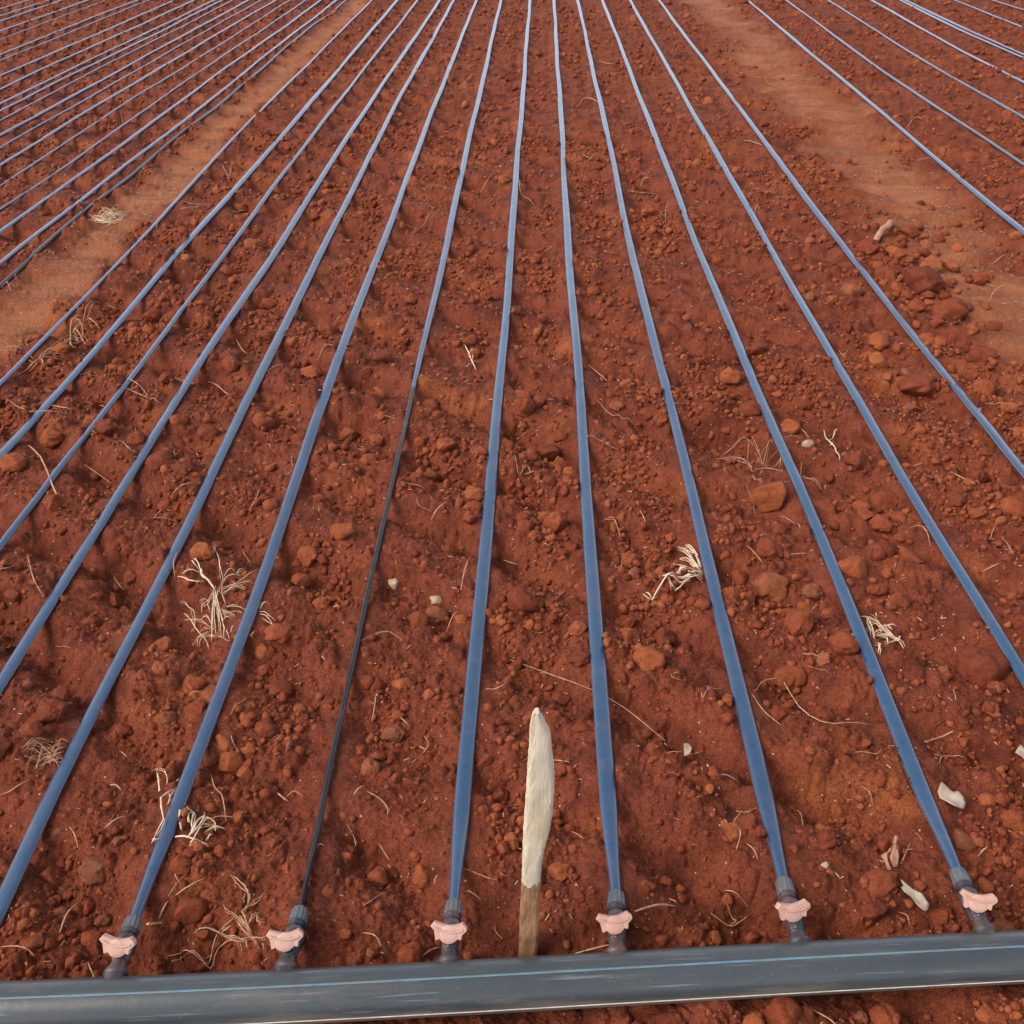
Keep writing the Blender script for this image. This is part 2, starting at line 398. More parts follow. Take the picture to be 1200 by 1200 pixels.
def crom(pts, n):
    P = np.asarray(pts, float)
    if len(P) == 2: return [P[0]+(P[1]-P[0])*i/(n) for i in range(n+1)]
    Q = np.vstack([2*P[0]-P[1], P, 2*P[-1]-P[-2]]); out = []
    m = len(P)-1
    for i in range(n+1):
        t = i/n*m; k = min(int(t), m-1); u = t-k
        a, b, c, d = Q[k], Q[k+1], Q[k+2], Q[k+3]
        out.append(0.5*((2*b)+(c-a)*u+(2*a-5*b+4*c-d)*u*u+(-a+3*b-3*c+d)*u**3))
    return out

# ------------------------------------------------------------------ ground sheet: one sheet, fine near the camera and coarse to the horizon
def build_ground():
    step = 1.45
    py = np.arange(1330, -14, -step*1200/1024)
    ang = PITCH+np.arctan((py-CY)/F)
    yn = CAMH/np.tan(ang)
    far = [yn[-1]]; d = (yn[-1]-yn[-2])
    while far[-1] < 700: d *= 1.16; far.append(far[-1]+d)
    back = [yn[0]]; d = 0.004
    while back[-1] > -60: d *= 1.25; back.append(back[-1]-d)
    ys = np.concatenate([back[:0:-1], yn, far[1:]])
    un = np.arange(-0.70, 0.7001, step/1024)
    side = [un[-1]]; d = step/1024
    while side[-1] < 90: d *= 1.2; side.append(side[-1]+d)
    us = np.concatenate([-np.array(side[:0:-1]), un, side[1:]])
    z = np.maximum(ys*math.cos(PITCH)+CAMH*math.sin(PITCH), 0.98)
    Xg = (z[:, None]*us[None, :]).astype(np.float64) - ys[:, None]*math.tan(YAW)*(np.abs(us) < 5)[None, :]
    Yg = np.repeat(ys[:, None], len(us), 1)
    nr, nc = Xg.shape
    x, y = Xg.ravel(), Yg.ravel()
    h = np.zeros(len(x), np.float32); pmv = np.zeros(len(x), np.float32)
    for a in range(0, len(x), 300000):
        sl = slice(a, a+300000); h[sl] = relief(x[sl], y[sl]); pmv[sl] = path_mask(x[sl], y[sl])
    for k, (kx, yy, zs) in TAPEZ.items():          # soil settled under and along each tape
        hw, th = TAPEW[k]
        m_ = np.nonzero((y > yy[0]-0.01) & (y < 30))[0]
        tx = np.interp(y[m_], yy, kx); d = np.abs(x[m_]-tx); sel = d < hw+0.05
        m_ = m_[sel]; d = d[sel]; zt = np.interp(y[m_], yy, zs)-th*0.30
        hi = h[m_]; w1 = 1-sstep(hw*1.0, hw*1.25+0.006, d); w2 = 1-sstep(hw*0.8, hw+0.045, d)
        low = hi+np.clip(zt-0.0015-hi, 0, 0.013+0.010*sstep(2.0, 4.0, y[m_]))*w2*0.85
        h[m_] = np.where(low > zt-0.001, low*(1-w1)+(zt-0.001)*w1, low)
    co = np.empty((len(x), 3), np.float32); co[:, 0] = x; co[:, 1] = y; co[:, 2] = h
    i = np.arange(nr-1)[:, None]*nc+np.arange(nc-1)[None, :]
    q = np.stack([i, i+1, i+nc+1, i+nc], -1).reshape(-1, 4).astype(np.int32)
    me = bpy.data.meshes.new('ground')
    me.vertices.add(len(x)); me.vertices.foreach_set('co', co.ravel())
    me.loops.add(q.size); me.loops.foreach_set('vertex_index', q.ravel())
    me.polygons.add(len(q)); me.polygons.foreach_set('loop_start', np.arange(0, q.size, 4, dtype=np.int32))
    me.polygons.foreach_set('use_smooth', np.ones(len(q), bool))
    me.update(calc_edges=True)
    at_ = me.attributes.new('dust', 'FLOAT', 'POINT'); at_.data.foreach_set('value', pmv)
    me.materials.append(M_SOIL)
    o = bpy.data.objects.new('ground', me); COL.objects.link(o)
    tag(o, kind='structure'); return o

# ------------------------------------------------------------------ main pipe
pipe_rot = math.atan2(PDIR[1], PDIR[0])
PC = (PA+PB)/2
def pipe_frame():
    return Matrix.Translation(PC) @ Matrix.Rotation(pipe_rot, 4, 'Z')
def pipe_stripe_angle(target_py, px=600):
    best = None
    for k in range(0, 1800):
        q = math.pi*k/1800+0.0
        v = PC + np.array([-math.sin(pipe_rot), math.cos(pipe_rot), 0])*math.cos(q)*PR + np.array([0, 0, 1])*math.sin(q)*PR
        # facing the camera?
        nrm = (v-PC)/PR
        if nrm @ (CAM-v) < 0: continue
        s = proj(v)
        v2 = v + PDIR*((px-s[0])*s[2]/F); e = abs(proj(v2)[1]-target_py)
        if best is None or e < best[0]: best = (e, q)
    for k in range(-900, 0):
        q = math.pi+(-math.pi*k/1800)
        v = PC + np.array([-math.sin(pipe_rot), math.cos(pipe_rot), 0])*math.cos(q)*PR + np.array([0, 0, 1])*math.sin(q)*PR
        if ((v-PC)/PR) @ (CAM-v) < 0: continue
        s = proj(v); v2 = v + PDIR*((px-s[0])*s[2]/F); e = abs(proj(v2)[1]-target_py)
        if e < best[0]: best = (e, q)
    return best[1]
pipe_root = empty('irrigation_pipe', tuple(PC - np.array([0, 0, PR]))); pipe_root.rotation_euler.z = pipe_rot
tag(pipe_root, 'thick grey plastic pipe with blue stripe lying across the bottom of the field', 'pipe')
def pipe_bow(x): return -0.004*max(0.0, 1-(x/0.66)**2)
def pipe_sag(x): return 0.0018*math.sin(x*2.1+0.6)+0.001*math.sin(x*5.3)
mb = MB(); xs = np.linspace(-2.6, 2.6, 140)
mb.tube([(x, pipe_sag(x)+pipe_bow(x), PR) for x in xs], PR, 48)
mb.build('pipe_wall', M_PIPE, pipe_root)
def stripe(q, w, m):
    mb = MB(); V = []; n = len(xs)
    for x in xs:
        for (dq, rr) in ((-w/2/PR*1.05, PR-0.0006), (-w/2/PR, PR+0.0005), (w/2/PR, PR+0.0005), (w/2/PR*1.05, PR-0.0006)):
            V.append((x, pipe_sag(x)+pipe_bow(x)+rr*math.cos(q+dq), PR+rr*math.sin(q+dq)))
    Fc = [(i*4+j, i*4+4+j, i*4+5+j, i*4+1+j) for i in range(n-1) for j in range(3)]
    mb.add(V, Fc); mb.build('stripe', m, pipe_root)
stripe(pipe_stripe_angle(1138.5), 0.0021, M_STRIPE)
stripe(pipe_stripe_angle(1180), 0.0018, M_STRIPE2)

# ------------------------------------------------------------------ drip tapes
def running_support(xs_, ys_, win):
    g = np.maximum.reduce([relief(xs_+dx, ys_, 3) for dx in (-0.010, -0.005, 0, 0.005, 0.010)])
    n = len(g); out = np.empty(n)
    # a taut tape touches the tops: running maximum, then smoothing
    from numpy.lib.stride_tricks import sliding_window_view as sw
    k = win*2; gp = np.pad(g, k, mode='edge'); mx = sw(gp, 2*k+1).max(1)
    k2 = int(win*4); mp_ = np.pad(mx, k2, mode='edge'); out = sw(mp_, 2*k2+1).mean(1)
    # farther off the tape has sagged on to the soil between the tops
    mean = sw(np.pad(g, k2, mode='edge'), 2*k2+1).mean(1)
    f = 0.42+0.16*sstep(1.6, 4.0, ys_)
    return out*(1-f)+mean*f
def build_tape(key, label, m=None, y_near=None, z_near=None, width=0.0205, thick=0.0075, sink=0.0, fold=None, group='blue drip tapes laid side by side along the field', wob=0.55, neck=True):
    w = COURSE[key]
    y0 = w[0, 1] if y_near is None else y_near
    far_y = 32.0
    yy = [y0]; 
    while yy[-1] < far_y: yy.append(yy[-1]+0.010*max(1.0, (yy[-1]/1.6)))
    yy = np.array(yy)
    # smooth course
    kx = np.array([float(v) for v in tape_x(key, yy)])
    for _ in range(3):
        p = np.pad(kx, 9, mode='edge'); p[:9] = kx[0]-(np.arange(9, 0, -1))*(kx[1]-kx[0]); c = np.convolve(p, np.ones(19)/19, 'valid')
        keep = kx[0]; kx = c; 
    h = hash(key) % 97 if False else sum(map(ord, key))
    kx = kx + wob*(0.0035*np.sin(yy*2.1+h)+0.002*np.sin(yy*5.7+2*h))*np.clip((yy-y0)/0.6, 0, 1)
    zs = running_support(kx, yy, 9)-0.001+thick/2-sink*(0.6+0.9*np.array([float(v) for v in perlin(yy*0.9, yy*0+h*0.37, 88)]))
    zs = zs + 0.0045*sstep(2.0, 5.0, yy)
    s = np.concatenate([[0], np.cumsum(np.hypot(np.diff(kx), np.diff(yy)))])
    W = np.full(len(yy), width)*(1+0.06*np.sin(yy*3.3+h)); T = np.full(len(yy), thick); roll = 0.10*np.sin(yy*1.7+h)
    dark = np.zeros(len(yy), bool)
    if z_near is not None:
        t = np.clip((yy-y0)/0.16, 0, 1); e = t*t*(3-2*t)
        zs = z_near*(1-e)+np.maximum(zs, 0.006)*e
        if neck:
            W = W*(0.60+0.40*e); T = T*(1.45-0.45*e)
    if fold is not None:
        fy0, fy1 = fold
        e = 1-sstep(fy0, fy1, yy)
        W = W*(1-0.58*e); T = T*(1+0.25*e); dark = e > 0.85  # near fold coloured darker where the sky reflection drops away
    n = 14; V = []; UV = []
    for i in range(len(yy)):
        t = np.array([kx[min(i+1, len(yy)-1)]-kx[max(i-1, 0)], yy[min(i+1, len(yy)-1)]-yy[max(i-1, 0)]]); t /= np.linalg.norm(t)
        ax = np.array([t[1], -t[0], 0]); 
        for j in range(n):
            q = 2*math.pi*j/n; cs, sn = math.cos(q), math.sin(q)
            a = W[i]/2*cs; b = T[i]/2*math.copysign(abs(sn)**0.8, sn)
            if abs(cs) > 0.999: a *= 1.06       # seam edge
            a2 = a*math.cos(roll[i])-b*math.sin(roll[i]); b2 = a*math.sin(roll[i])+b*math.cos(roll[i])
            V.append((kx[i]+ax[0]*a2, yy[i]+ax[1]*a2, zs[i]+b2)); 
    k = len(yy)
    Fc = [(i*n+j, i*n+(j+1) % n, (i+1)*n+(j+1) % n, (i+1)*n+j) for i in range(k-1) for j in range(n)]
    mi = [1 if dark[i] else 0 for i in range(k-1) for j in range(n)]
    Fc += [tuple(range(n-1, -1, -1)), tuple((k-1)*n+j for j in range(n))]; mi += [0, 0]
    mb = MB(); mb.v = V; mb.f = Fc; mb.mi = mi
    base = (kx[0], yy[0], zs[0])
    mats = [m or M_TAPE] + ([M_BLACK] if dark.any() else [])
    o = mb.build('drip_tape', mats, None, loc=base)
    ul = o.data.uv_layers.new(name='UVMap'); lv = np.empty(len(o.data.loops), np.int32); o.data.loops.foreach_get('vertex_index', lv)
    ring = lv//n; jj = lv % n
    uv = np.stack([s[ring], jj/n], -1).astype(np.float32); ul.data.foreach_set('uv', uv.ravel())
    tag(o, label, 'drip tape', group)
    return o, kx, yy, zs, (width/2*(0.42 if fold is not None else 1.0), thick)

VALVES = [  # base at pipe, nut end, handle centre, handle roll
 ((137,1138), (157,1078), (138,1108), -6), ((336,1131), (352,1067), (334,1101), -8), ((526,1125), (532,1058), (526,1092), -5),
 ((723,1114), (722,1048), (720,1081), 2), ((936,1102), (918,1033), (929,1067), -8), ((1152,1088), (1122,1022), (1146,1056), -6)]
ORD = ['leftmost', 'second', 'third', 'fourth', 'fifth', 'sixth']
NUTZ, BASEZ = 0.030, 0.040
ROWS = {'F': 0, 'G': 1, 'H': 2, 'I': 3, 'J': 4, 'K': 5}
def nut_end(i): return at(*VALVES[i][1], NUTZ)
TL = {
 'A': 'narrow dusty tape along the right edge of the left dirt path',
 'B': 'blue drip tape, second one right of the left dirt path',
 'C': 'thinner blue drip tape, third one right of the left dirt path',
 'D': 'blue drip tape, fourth one right of the left dirt path',
 'E': 'blue drip tape leaving the frame just left of the leftmost valve',
 'F': 'blue drip tape fed by the leftmost pink handled valve',
 'G': 'thin black folded drip tape fed by the second valve from the left',
 'H': 'blue drip tape just left of the white stake, fed by the third valve',
 'I': 'blue drip tape just right of the white stake, fed by the fourth valve',
 'J': 'blue drip tape fed by the fifth valve, touching a pale straw fan',
 'K': 'blue drip tape fed by the rightmost pink handled valve',
 'L': 'blue drip tape next right of the rightmost valve\'s tape',
 'M': 'blue drip tape along the left edge of the right dirt path',
 'N': 'blue drip tape along the right edge of the right dirt path',
 'O': 'blue drip tape, second one beyond the right dirt path',
 'P': 'blue drip tape, third one beyond the right dirt path',
 'Q': 'blue drip tape, fourth one beyond the right dirt path',
 'R': 'front tape of the doubled pair in the top right corner',
 'R2': 'back tape of the doubled pair in the top right corner',
 'S': 'drip tape next beyond the doubled pair in the top right corner',
 'T': 'farthest drip tape in the top right corner'}
ordn = ['first', 'second', 'third', 'fourth', 'fifth', 'sixth', 'seventh', 'eighth', 'ninth', 'tenth', 'eleventh', 'twelfth', 'thirteenth', 'fourteenth', 'fifteenth', 'sixteenth', 'seventeenth', 'eighteenth', 'nineteenth', 'twentieth']
for n in range(len(LEFT0)):
    TL['L%02d' % n] = ('half buried dark drip tape along the left edge of the left dirt path' if n == 0 else
                       'dusty drip tape, %s one beyond the left dirt path%s' % (ordn[n], {9: ', front of a touching pair', 10: ', back of a touching pair'}.get(n, '')))
TAPEZ = {}; TAPEW = {}
def pipe_y(k):                             # where a tape meets the far side of the pipe
    x = COURSE[k][0, 0]; return float(PA[1]+(x-PA[0])*PDIR[1]/PDIR[0]+0.034)
for k in COURSE:
    if k in ROWS:
        ne = nut_end(ROWS[k]); COURSE[k][0] = ne
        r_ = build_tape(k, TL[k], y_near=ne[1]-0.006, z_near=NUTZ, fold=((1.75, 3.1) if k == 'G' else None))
    elif k == 'A': r_ = build_tape(k, TL[k], M_TAPEF, y_near=pipe_y(k), width=0.0115, thick=0.007, sink=0.003)
    elif k == 'C': r_ = build_tape(k, TL[k], y_near=pipe_y(k), width=0.0145, thick=0.009)
    elif k == 'L00': r_ = build_tape(k, TL[k], M_BLACK, y_near=pipe_y(k), width=0.014, thick=0.009, sink=0.017, wob=2)
    elif k[0] == 'L' and k != 'L':
        n = int(k[1:]); thin = n in (3, 4, 6, 8, 13, 15)
        r_ = build_tape(k, TL[k], M_TAPEF, y_near=max(pipe_y(k), COURSE[k][0, 1]-2.5), width=0.0085 if thin else 0.0145, thick=0.006 if thin else 0.008, wob=1.0, sink=0.003 if thin else 0.001)
    elif k == 'E': r_ = build_tape(k, TL[k], y_near=pipe_y(k))
    elif k in 'BD': r_ = build_tape(k, TL[k], y_near=pipe_y(k))
    elif k == 'L': r_ = build_tape(k, TL[k], y_near=pipe_y(k))
    elif k == 'M': r_ = build_tape(k, TL[k], y_near=pipe_y(k))
    else: r_ = build_tape(k, TL[k], M_TAPE if k in 'NOP' else M_TAPEF, y_near=max(pipe_y(k), COURSE[k][0, 1]-3.0), width=0.015 if k in ('O', 'P', 'S') else 0.0205)
    TAPEZ[k] = r_[1:4]; TAPEW[k] = r_[4]
build_ground()

# ------------------------------------------------------------------ valves
def handle_mesh():
    # outline of the butterfly handle, in mm, x across and z up; extruded along y
    L = [(-21,5.0),(-17.2,10.5),(-11.5,9.0),(-6,7.6),(0,7.2),(6,8.2),(11,10.0),(15.0,12.0),(20.0,8.0),(20.6,4.0),(15.8,-1.0),(15.4,-6.5),(13.4,-6.8),(12.2,-4.0),(9.5,-8.0),(5.5,-11.4),(0,-12.8),(-5.5,-11.6),(-9.8,-8.2),(-11.6,-5.0),(-12.6,-9.5),(-14.4,-9.5),(-15.8,-3.0),(-16.8,1.0)]
    mb = MB(); n = len(L)
    th = 3.8
    def ring(f, y): return [((x*f+0.0)*1e-3, y*1e-3, (z*f)*1e-3) for x, z in L]
    V = ring(0.955, -th)+ring(1.0, -th+0.9)+ring(1.0, th-0.9)+ring(0.955, th)
    Fc = [(i*n+j, i*n+(j+1) % n, (i+1)*n+(j+1) % n, (i+1)*n+j) for i in range(3) for j in range(n)]
    # faces fanned to the middle, the middle pushed in a little to scoop the wings
    V += [(0, -th*1e-3+0.0002, 0), (0, th*1e-3, 0)]
    c0, c1 = len(V)-2, len(V)-1
    Fc += [(c0, (j+1) % n, j) for j in range(n)] + [(c1, 3*n+j, 3*n+(j+1) % n) for j in range(n)]
    mb.add(V, [f[::-1] for f in Fc])
    return mb
def boss_mesh():
    mb = MB(); n = 28; V = []; k = 7
    for i in range(k):
        t = i/(k-1); r = 10.6*math.cos(t*math.pi/2*0.86); y = -3.2-1.6*math.sin(t*math.pi/2*0.95)
        for j in range(n):
            q = 2*math.pi*j/n; V.append((r*math.cos(q)*1e-3, y*1e-3, (r*math.sin(q)*0.98-2.0)*1e-3))
    Fc = [(i*n+j, i*n+(j+1) % n, (i+1)*n+(j+1) % n, (i+1)*n+j) for i in range(k-1) for j in range(n)]
    Fc.append(tuple((k-1)*n+j for j in range(n)))
    mb.add(V, Fc); return mb
def ridge_mesh():
    mb = MB()
    pts = [(-16.2e-3, -4.3e-3, 4.6e-3), (-10e-3, -4.9e-3, 2.4e-3), (0, -5.3e-3, 1.2e-3), (10e-3, -4.9e-3, 2.4e-3), (16.2e-3, -4.3e-3, 4.8e-3)]
    mb.tube(crom(pts, 16), 0.0011, 8); return mb
for i, (bp, npx, hp, roll) in enumerate(VALVES):
    B = at(*bp, BASEZ); E = nut_end(i)
    ax = E-B; Ln = np.linalg.norm(ax); yaw = math.atan2(-ax[0], ax[1]); pit = math.atan2(ax[2], math.hypot(ax[0], ax[1]))
    root = empty('drip_valve', (B[0], B[1], 0.0))
    tag(root, ['small black valve with pink butterfly handle, leftmost on the big pipe',
               'small black valve with pink butterfly handle feeding the thin black tape',
               'small black valve with pink butterfly handle nearest left of the white stake',
               'small black valve with pink butterfly handle nearest right of the white stake',
               'small black valve with pink butterfly handle, second from the right on the pipe',
               'small black valve with pink butterfly handle, rightmost on the big pipe'][i], 'valve', 'pink handled valves along the big pipe')
    Mx = Matrix.Translation(B) @ Matrix.Rotation(yaw, 4, 'Z') @ Matrix.Rotation(pit, 4, 'X')
    def part(mb, name, m, par=root, sharp=35):
        o = mb.build(name, m, None, loc=tuple(root.location), sharp=sharp); o.parent = par
        o.location = (0, 0, 0)
        return o
    mb = MB(); mb.lathe([(-0.020, 0.0105), (-0.009, 0.0110), (-0.007, 0.0130), (-0.0035, 0.0130), (-0.002, 0.0105), (0.002, 0.0098), (0.0055, 0.0095), (0.006, 0.0085)], Mx); mb.lathe([(0.0062, 0.0080), (0.0085, 0.0088), (0.011, 0.0080)], Mx)
    part(mb, 'inlet_flange', M_VALVE)
    mb = MB()
    mb.lathe([(0.0105, 0.0076), (0.012, 0.0086), (Ln*0.36, 0.0092), (Ln*0.40, 0.0112), (Ln*0.58, 0.0112), (Ln*0.62, 0.0090), (Ln*0.66, 0.0072), (Ln*0.70, 0.0072)], Mx, 32, 8, 0.0009)
    # stem under the handle
    s0 = Mx @ Vector((0, Ln*0.47, 0.004)); hc = at(*hp, 0.058); s1 = s0+(Vector(hc)-s0)*0.86
    mb.tube([s0, s0.lerp(s1, 0.5), s1], [0.0085, 0.0065, 0.0058], 16)
    part(mb, 'valve_body', M_VALVE)
    mb = MB(); mb.lathe([(Ln*0.66, 0.0074), (Ln*0.675, 0.0096), (Ln*0.70, 0.0096), (Ln*0.715, 0.0078), (Ln*0.73, 0.0092), (Ln*0.75, 0.0092), (Ln*0.765, 0.0072)], Mx, 28)
    part(mb, 'lock_ring', M_VALVE)
    mb = MB(); mb.lathe([(Ln*0.755, 0.0088), (Ln*0.765, 0.0100), (Ln*0.985, 0.0090), (Ln, 0.0082), (Ln*1.0, 0.0062), (Ln*0.94, 0.0058)], Mx, 48, 12, 0.0008)
    part(mb, 'lock_nut', M_NUT)
    Hm = Matrix.Translation(hc) @ Matrix.Rotation(yaw*0.35+R((-7, 6, -3, 5, 11, -9)[i]), 4, 'Z') @ Matrix.Rotation(R((-33, -38, -35, -40, -31, -36)[i]), 4, 'X') @ Matrix.Rotation(R(-roll*0.5), 4, 'Y') @ Matrix.Scale(0.97, 4)
    def xf(mb): mb.v = [tuple(Hm @ Vector(v)) for v in mb.v]; return mb
    hd = part(xf(handle_mesh()), 'handle', M_PINK)
    b_ = part(xf(boss_mesh()), 'handle_boss', M_PINK, hd); g_ = part(xf(ridge_mesh()), 'finger_ridge', M_PINK, hd)

# ------------------------------------------------------------------ white stake
SB = at(619, 1127, 0.0); SY = SB[1]
def at_y(px, py, y):
    d = ray(px, py); t = (y-CAM[1])/d[1]; return CAM+d*t
prof = [(836.5,626.4,631.2),(838.5,624.8,632.4),(841,624,633.4),(848,622.5,637),(857,621,640.5),(862,620.6,644),(870,620.8,645.6),(890,619.3,646.4),(905,618.2,649.2),(930,617,649.6),(955,615,648),(980,613.4,643.5),(1000,612.4,637.5),(1020,612,634.6),(1037,611.4,633.2),(1080,609.2,632),(1118,608,630.2),(1150,607.2,629)]
def stake_part(rows, name, m, root, depth_fn):
    mb = MB(); V = []; n = 40
    for ri, (py, a, b) in enumerate(rows):
        p0 = at_y(a, py, SY); p1 = at_y(b, py, SY); c = (p0+p1)/2; w = (p1-p0)[0]/2; dp = depth_fn(py)
        for j in range(n):
            q = 2*math.pi*j/n; cs, sn = math.cos(q), math.sin(q)
            ex = math.copysign(abs(cs)**0.45, cs); ey = math.copysign(abs(sn)**0.45, sn)
            jx = 0.00035*math.sin(py*0.35+j*2.3)+0.00022*math.sin(py*1.1+j*j); 
            fac = 0.0006*math.sin(1.7*ex+py*0.045)+0.0003*math.sin(5*ex+py*0.11+1)     # hewn facets
            jag = 0.0
            if abs(py-1037) < 0.6: jag = 0.0022*math.sin(j*1.9)+0.0016*math.sin(j*4.3+1)+0.0020*math.sin(j*0.6)
            V.append((c[0]+w*ex+jx, SY+dp*(ey+0.9)+jx-fac*(ey < 0), c[2]+jag))
    k = len(rows)
    Fc = [(i*n+j, i*n+(j+1) % n, (i+1)*n+(j+1) % n, (i+1)*n+j) for i in range(k-1) for j in range(n)]
    Fc += [tuple(range(n-1, -1, -1)), tuple((k-1)*n+j for j in range(n))]
    mb.add(V, [f[::-1] for f in Fc])
    o = mb.build(name, m, None, loc=tuple(root.location), sharp=40); o.parent = root; o.location = (0, 0, 0); return o
def dense(rows, step=4):
    r = np.array(rows); yy = np.arange(r[0, 0], r[-1, 0]+0.01, step); yy = np.append(yy, r[-1, 0])
    return [(y, float(np.interp(y, r[:, 0], r[:, 1])), float(np.interp(y, r[:, 0], r[:, 2]))) for y in yy]
st = empty('wooden_stake', (SB[0], SY, -0.01))
tag(st, 'pointed wooden stake with white painted top standing upright behind the pipe', 'stake')
stake_part(dense([p for p in prof if p[0] <= 1037]), 'painted_top', M_WHITE, st, lambda y: 0.0040+0.0072*min(1, (y-835)/60))
stake_part(dense([p for p in prof if p[0] >= 1037]), 'bare_shaft', M_WOOD, st, lambda y: 0.0104)

# ------------------------------------------------------------------ clods, crumbs
def ico(sub):
    import bmesh
    bm = bmesh.new(); bmesh.ops.create_icosphere(bm, subdivisions=sub, radius=1.0)
    v = np.array([x.co[:] for x in bm.verts]); f = np.array([[q.index for q in p.verts] for p in bm.faces]); bm.free(); return v, f
def p3(v, s, k):                           # cheap 3-D wobble
    return (perlin(v[:, 0]*s+v[:, 2]*0.71*s+9*k, v[:, 1]*s-v[:, 2]*0.53*s+5*k, 100+k))
def clod_verts(v, k, r):
    v = v.copy(); rad = 1+0.42*p3(v, 1.1, k)+0.22*p3(v, 2.4, k+1)+0.10*p3(v, 5.5, k+2)+0.06*p3(v, 12, k+3)
    v = v*rad[:, None]
    for _ in range(6):                     # a few dull broken faces
        n = r.normal(size=3); n /= np.linalg.norm(n); d = r.uniform(0.52, 0.90)
        s = v @ n; ex = np.maximum(0, s-d); v = v-np.outer(ex*0.82, n)
    return v*np.array([r.uniform(0.9, 1.2), r.uniform(0.85, 1.1), r.uniform(0.68, 0.9)])
CLODM = []
v4, f4 = ico(4)
for k in range(14):
    vv = clod_verts(v4, k*7+3, np.random.default_rng(k+50))
    me = bpy.data.meshes.new('soil_clod'); me.from_pydata(vv.tolist(), [], f4.tolist()); me.materials.append(M_CLOD)
    me.polygons.foreach_set('use_smooth', [True]*len(me.polygons)); me.update(); CLODM.append(me)

HAND = [(450,425,22),(437,477,22),(407,500,22),(440,510,16),(502,467,24),(522,525,24),(615,468,22),(643,522,27),(655,465,20),(560,530,18),(543,557,22),(560,580,22),(557,597,20),(550,608,18),(538,593,14),(510,710,24),(490,723,24),(680,737,25),(682,773,24),(735,713,24),(777,733,30),(740,735,24),(723,472,16),(758,480,20),
(905,575,44),(882,480,22),(927,498,24),(1000,665,34),(1070,648,30),(1033,613,26),(1015,605,18),(902,647,26),(905,677,34),(937,728,38),(1137,770,34),(1177,775,52),(927,777,36),(990,760,32),(1053,703,22),(1145,550,26),(1077,450,36),(1030,425,26),(1003,543,26),(1040,570,30),(1190,593,30),(855,443,22),(1030,653,16),(913,622,18),(967,773,20),(1027,687,22),
(1133,977,28),(1030,1036,32),(1022,1066,32),(1080,1075,20),(928,997,22),(875,970,24),(967,983,24),(1193,953,32),(1177,933,22),(920,1184,48),(1042,1180,38),(1015,1178,18),(1067,1177,16),(1105,1063,20),(1120,1056,16),(1183,1077,32),(910,1090,38),(1060,838,20),(912,833,20),(1030,1097,24),
(442,877,18),(418,887,20),(433,893,22),(422,873,16),(442,1010,24),(682,848,24),(482,1114,30),(573,827,14),(455,1020,16),(773,847,18),(760,1040,18),
(237,647,28),(150,642,18),(130,688,18),(105,723,18),(62,837,34),(73,813,24),(40,865,24),(125,847,28),(145,843,18),(328,747,28),(312,737,18),(288,787,20),(308,777,16),(313,853,24),(65,595,24),(233,803,18),(187,750,22),(40,763,22),(62,1018,22),(38,1010,32),(213,1020,26),(115,1060,18),(153,1060,14),(367,940,18),(387,1020,20),(375,1043,20),(40,1103,26),(207,1113,22),(300,1123,22),
(298,282,20),(268,315,20),(280,233,16),(273,430,22),(362,433,24),(307,493,28),(207,497,20),(167,518,22),(243,507,26),(117,510,24),(60,510,24),(10,543,30),(187,543,26),(313,390,22),(315,350,18),(177,360,20),(370,553,18),
(1067,270,22),(1072,290,18),(1050,297,20),(1018,294,26),(1087,284,14),(1080,333,38),(1040,313,26),(1113,357,36),(1060,302,24),(1090,312,26),(1030,400,24),(1150,420,30),(1000,338,22),(1052,335,14),(1110,327,16)]

def pxd(x, y, r): return 2*r*F/depth(np.asarray(x), np.asarray(y))
tkeys = list(COURSE)
TXY = {k: TAPEZ[k] for k in TAPEZ}
def nearest_tape(x, y):
    best = (9, None, 0)
    for k in tkeys:
        kx, yy, zs = TXY[k]
        if y < yy[0]-0.02 : continue
        tx = np.interp(y, yy, kx)
        if abs(x-tx) < abs(best[0]): best = (x-tx, k, np.interp(y, yy, zs))
    return best
valve_xy = [(at(*v[0], 0.03)[:2], at(*v[1], 0.03)[:2]) for v in VALVES]
def blocked(x, y, r):
    if abs(pipe_dist(x, y)) < PR+r*0.9: return True
    if math.hypot(x-SB[0], y-SY-0.01) < 0.022+r: return True
    for a, b in valve_xy:
        t = np.clip(((x-a[0])*(b[0]-a[0])+(y-a[1])*(b[1]-a[1]))/((b[0]-a[0])**2+(b[1]-a[1])**2), 0, 1)
        if math.hypot(x-a[0]-t*(b[0]-a[0]), y-a[1]-t*(b[1]-a[1])) < 0.012+r: return True
    return False
cand = []                                  # x, y, radius
for (px, py, d) in HAND:
    r = d/2*depth(*at(px, py)[:2])/F*1.06
    p = at(px, py, 0.012+0.3*r); x, y = float(p[0]), float(p[1])
    dx, k, tz = nearest_tape(x, y)
    if abs(dx) < r*0.97+0.012: x += math.copysign(r*0.97+0.012-abs(dx), dx if dx else 1)
    pd = float(pipe_dist(x, y)); lim = PR*0.9+r*0.75
    if abs(pd) < lim:
        sg = 1 if pd > 0.012 else -1; mv = lim-abs(pd) if sg*pd > 0 else lim+abs(pd)
        x += -PDIR[1]*sg*mv; y += PDIR[0]*sg*mv
    elif blocked(x, y, r*0.7): continue
    cand.append((x, y, r, True))
def view_area_pts(n_per_m2, zmax, zmin=0.95):
    ymax = (zmax-CAMH*math.sin(PITCH))/math.cos(PITCH); ymin = 0.42
    hw = zmax*0.66; n = int(n_per_m2*(ymax-ymin)*2*hw)
    x = rng.uniform(-hw, hw, n); y = rng.uniform(ymin, ymax, n); z = depth(x, y)
    ok = (np.abs(x+y*math.tan(YAW)) < 0.60*np.maximum(z, 1)); return x[ok], y[ok]
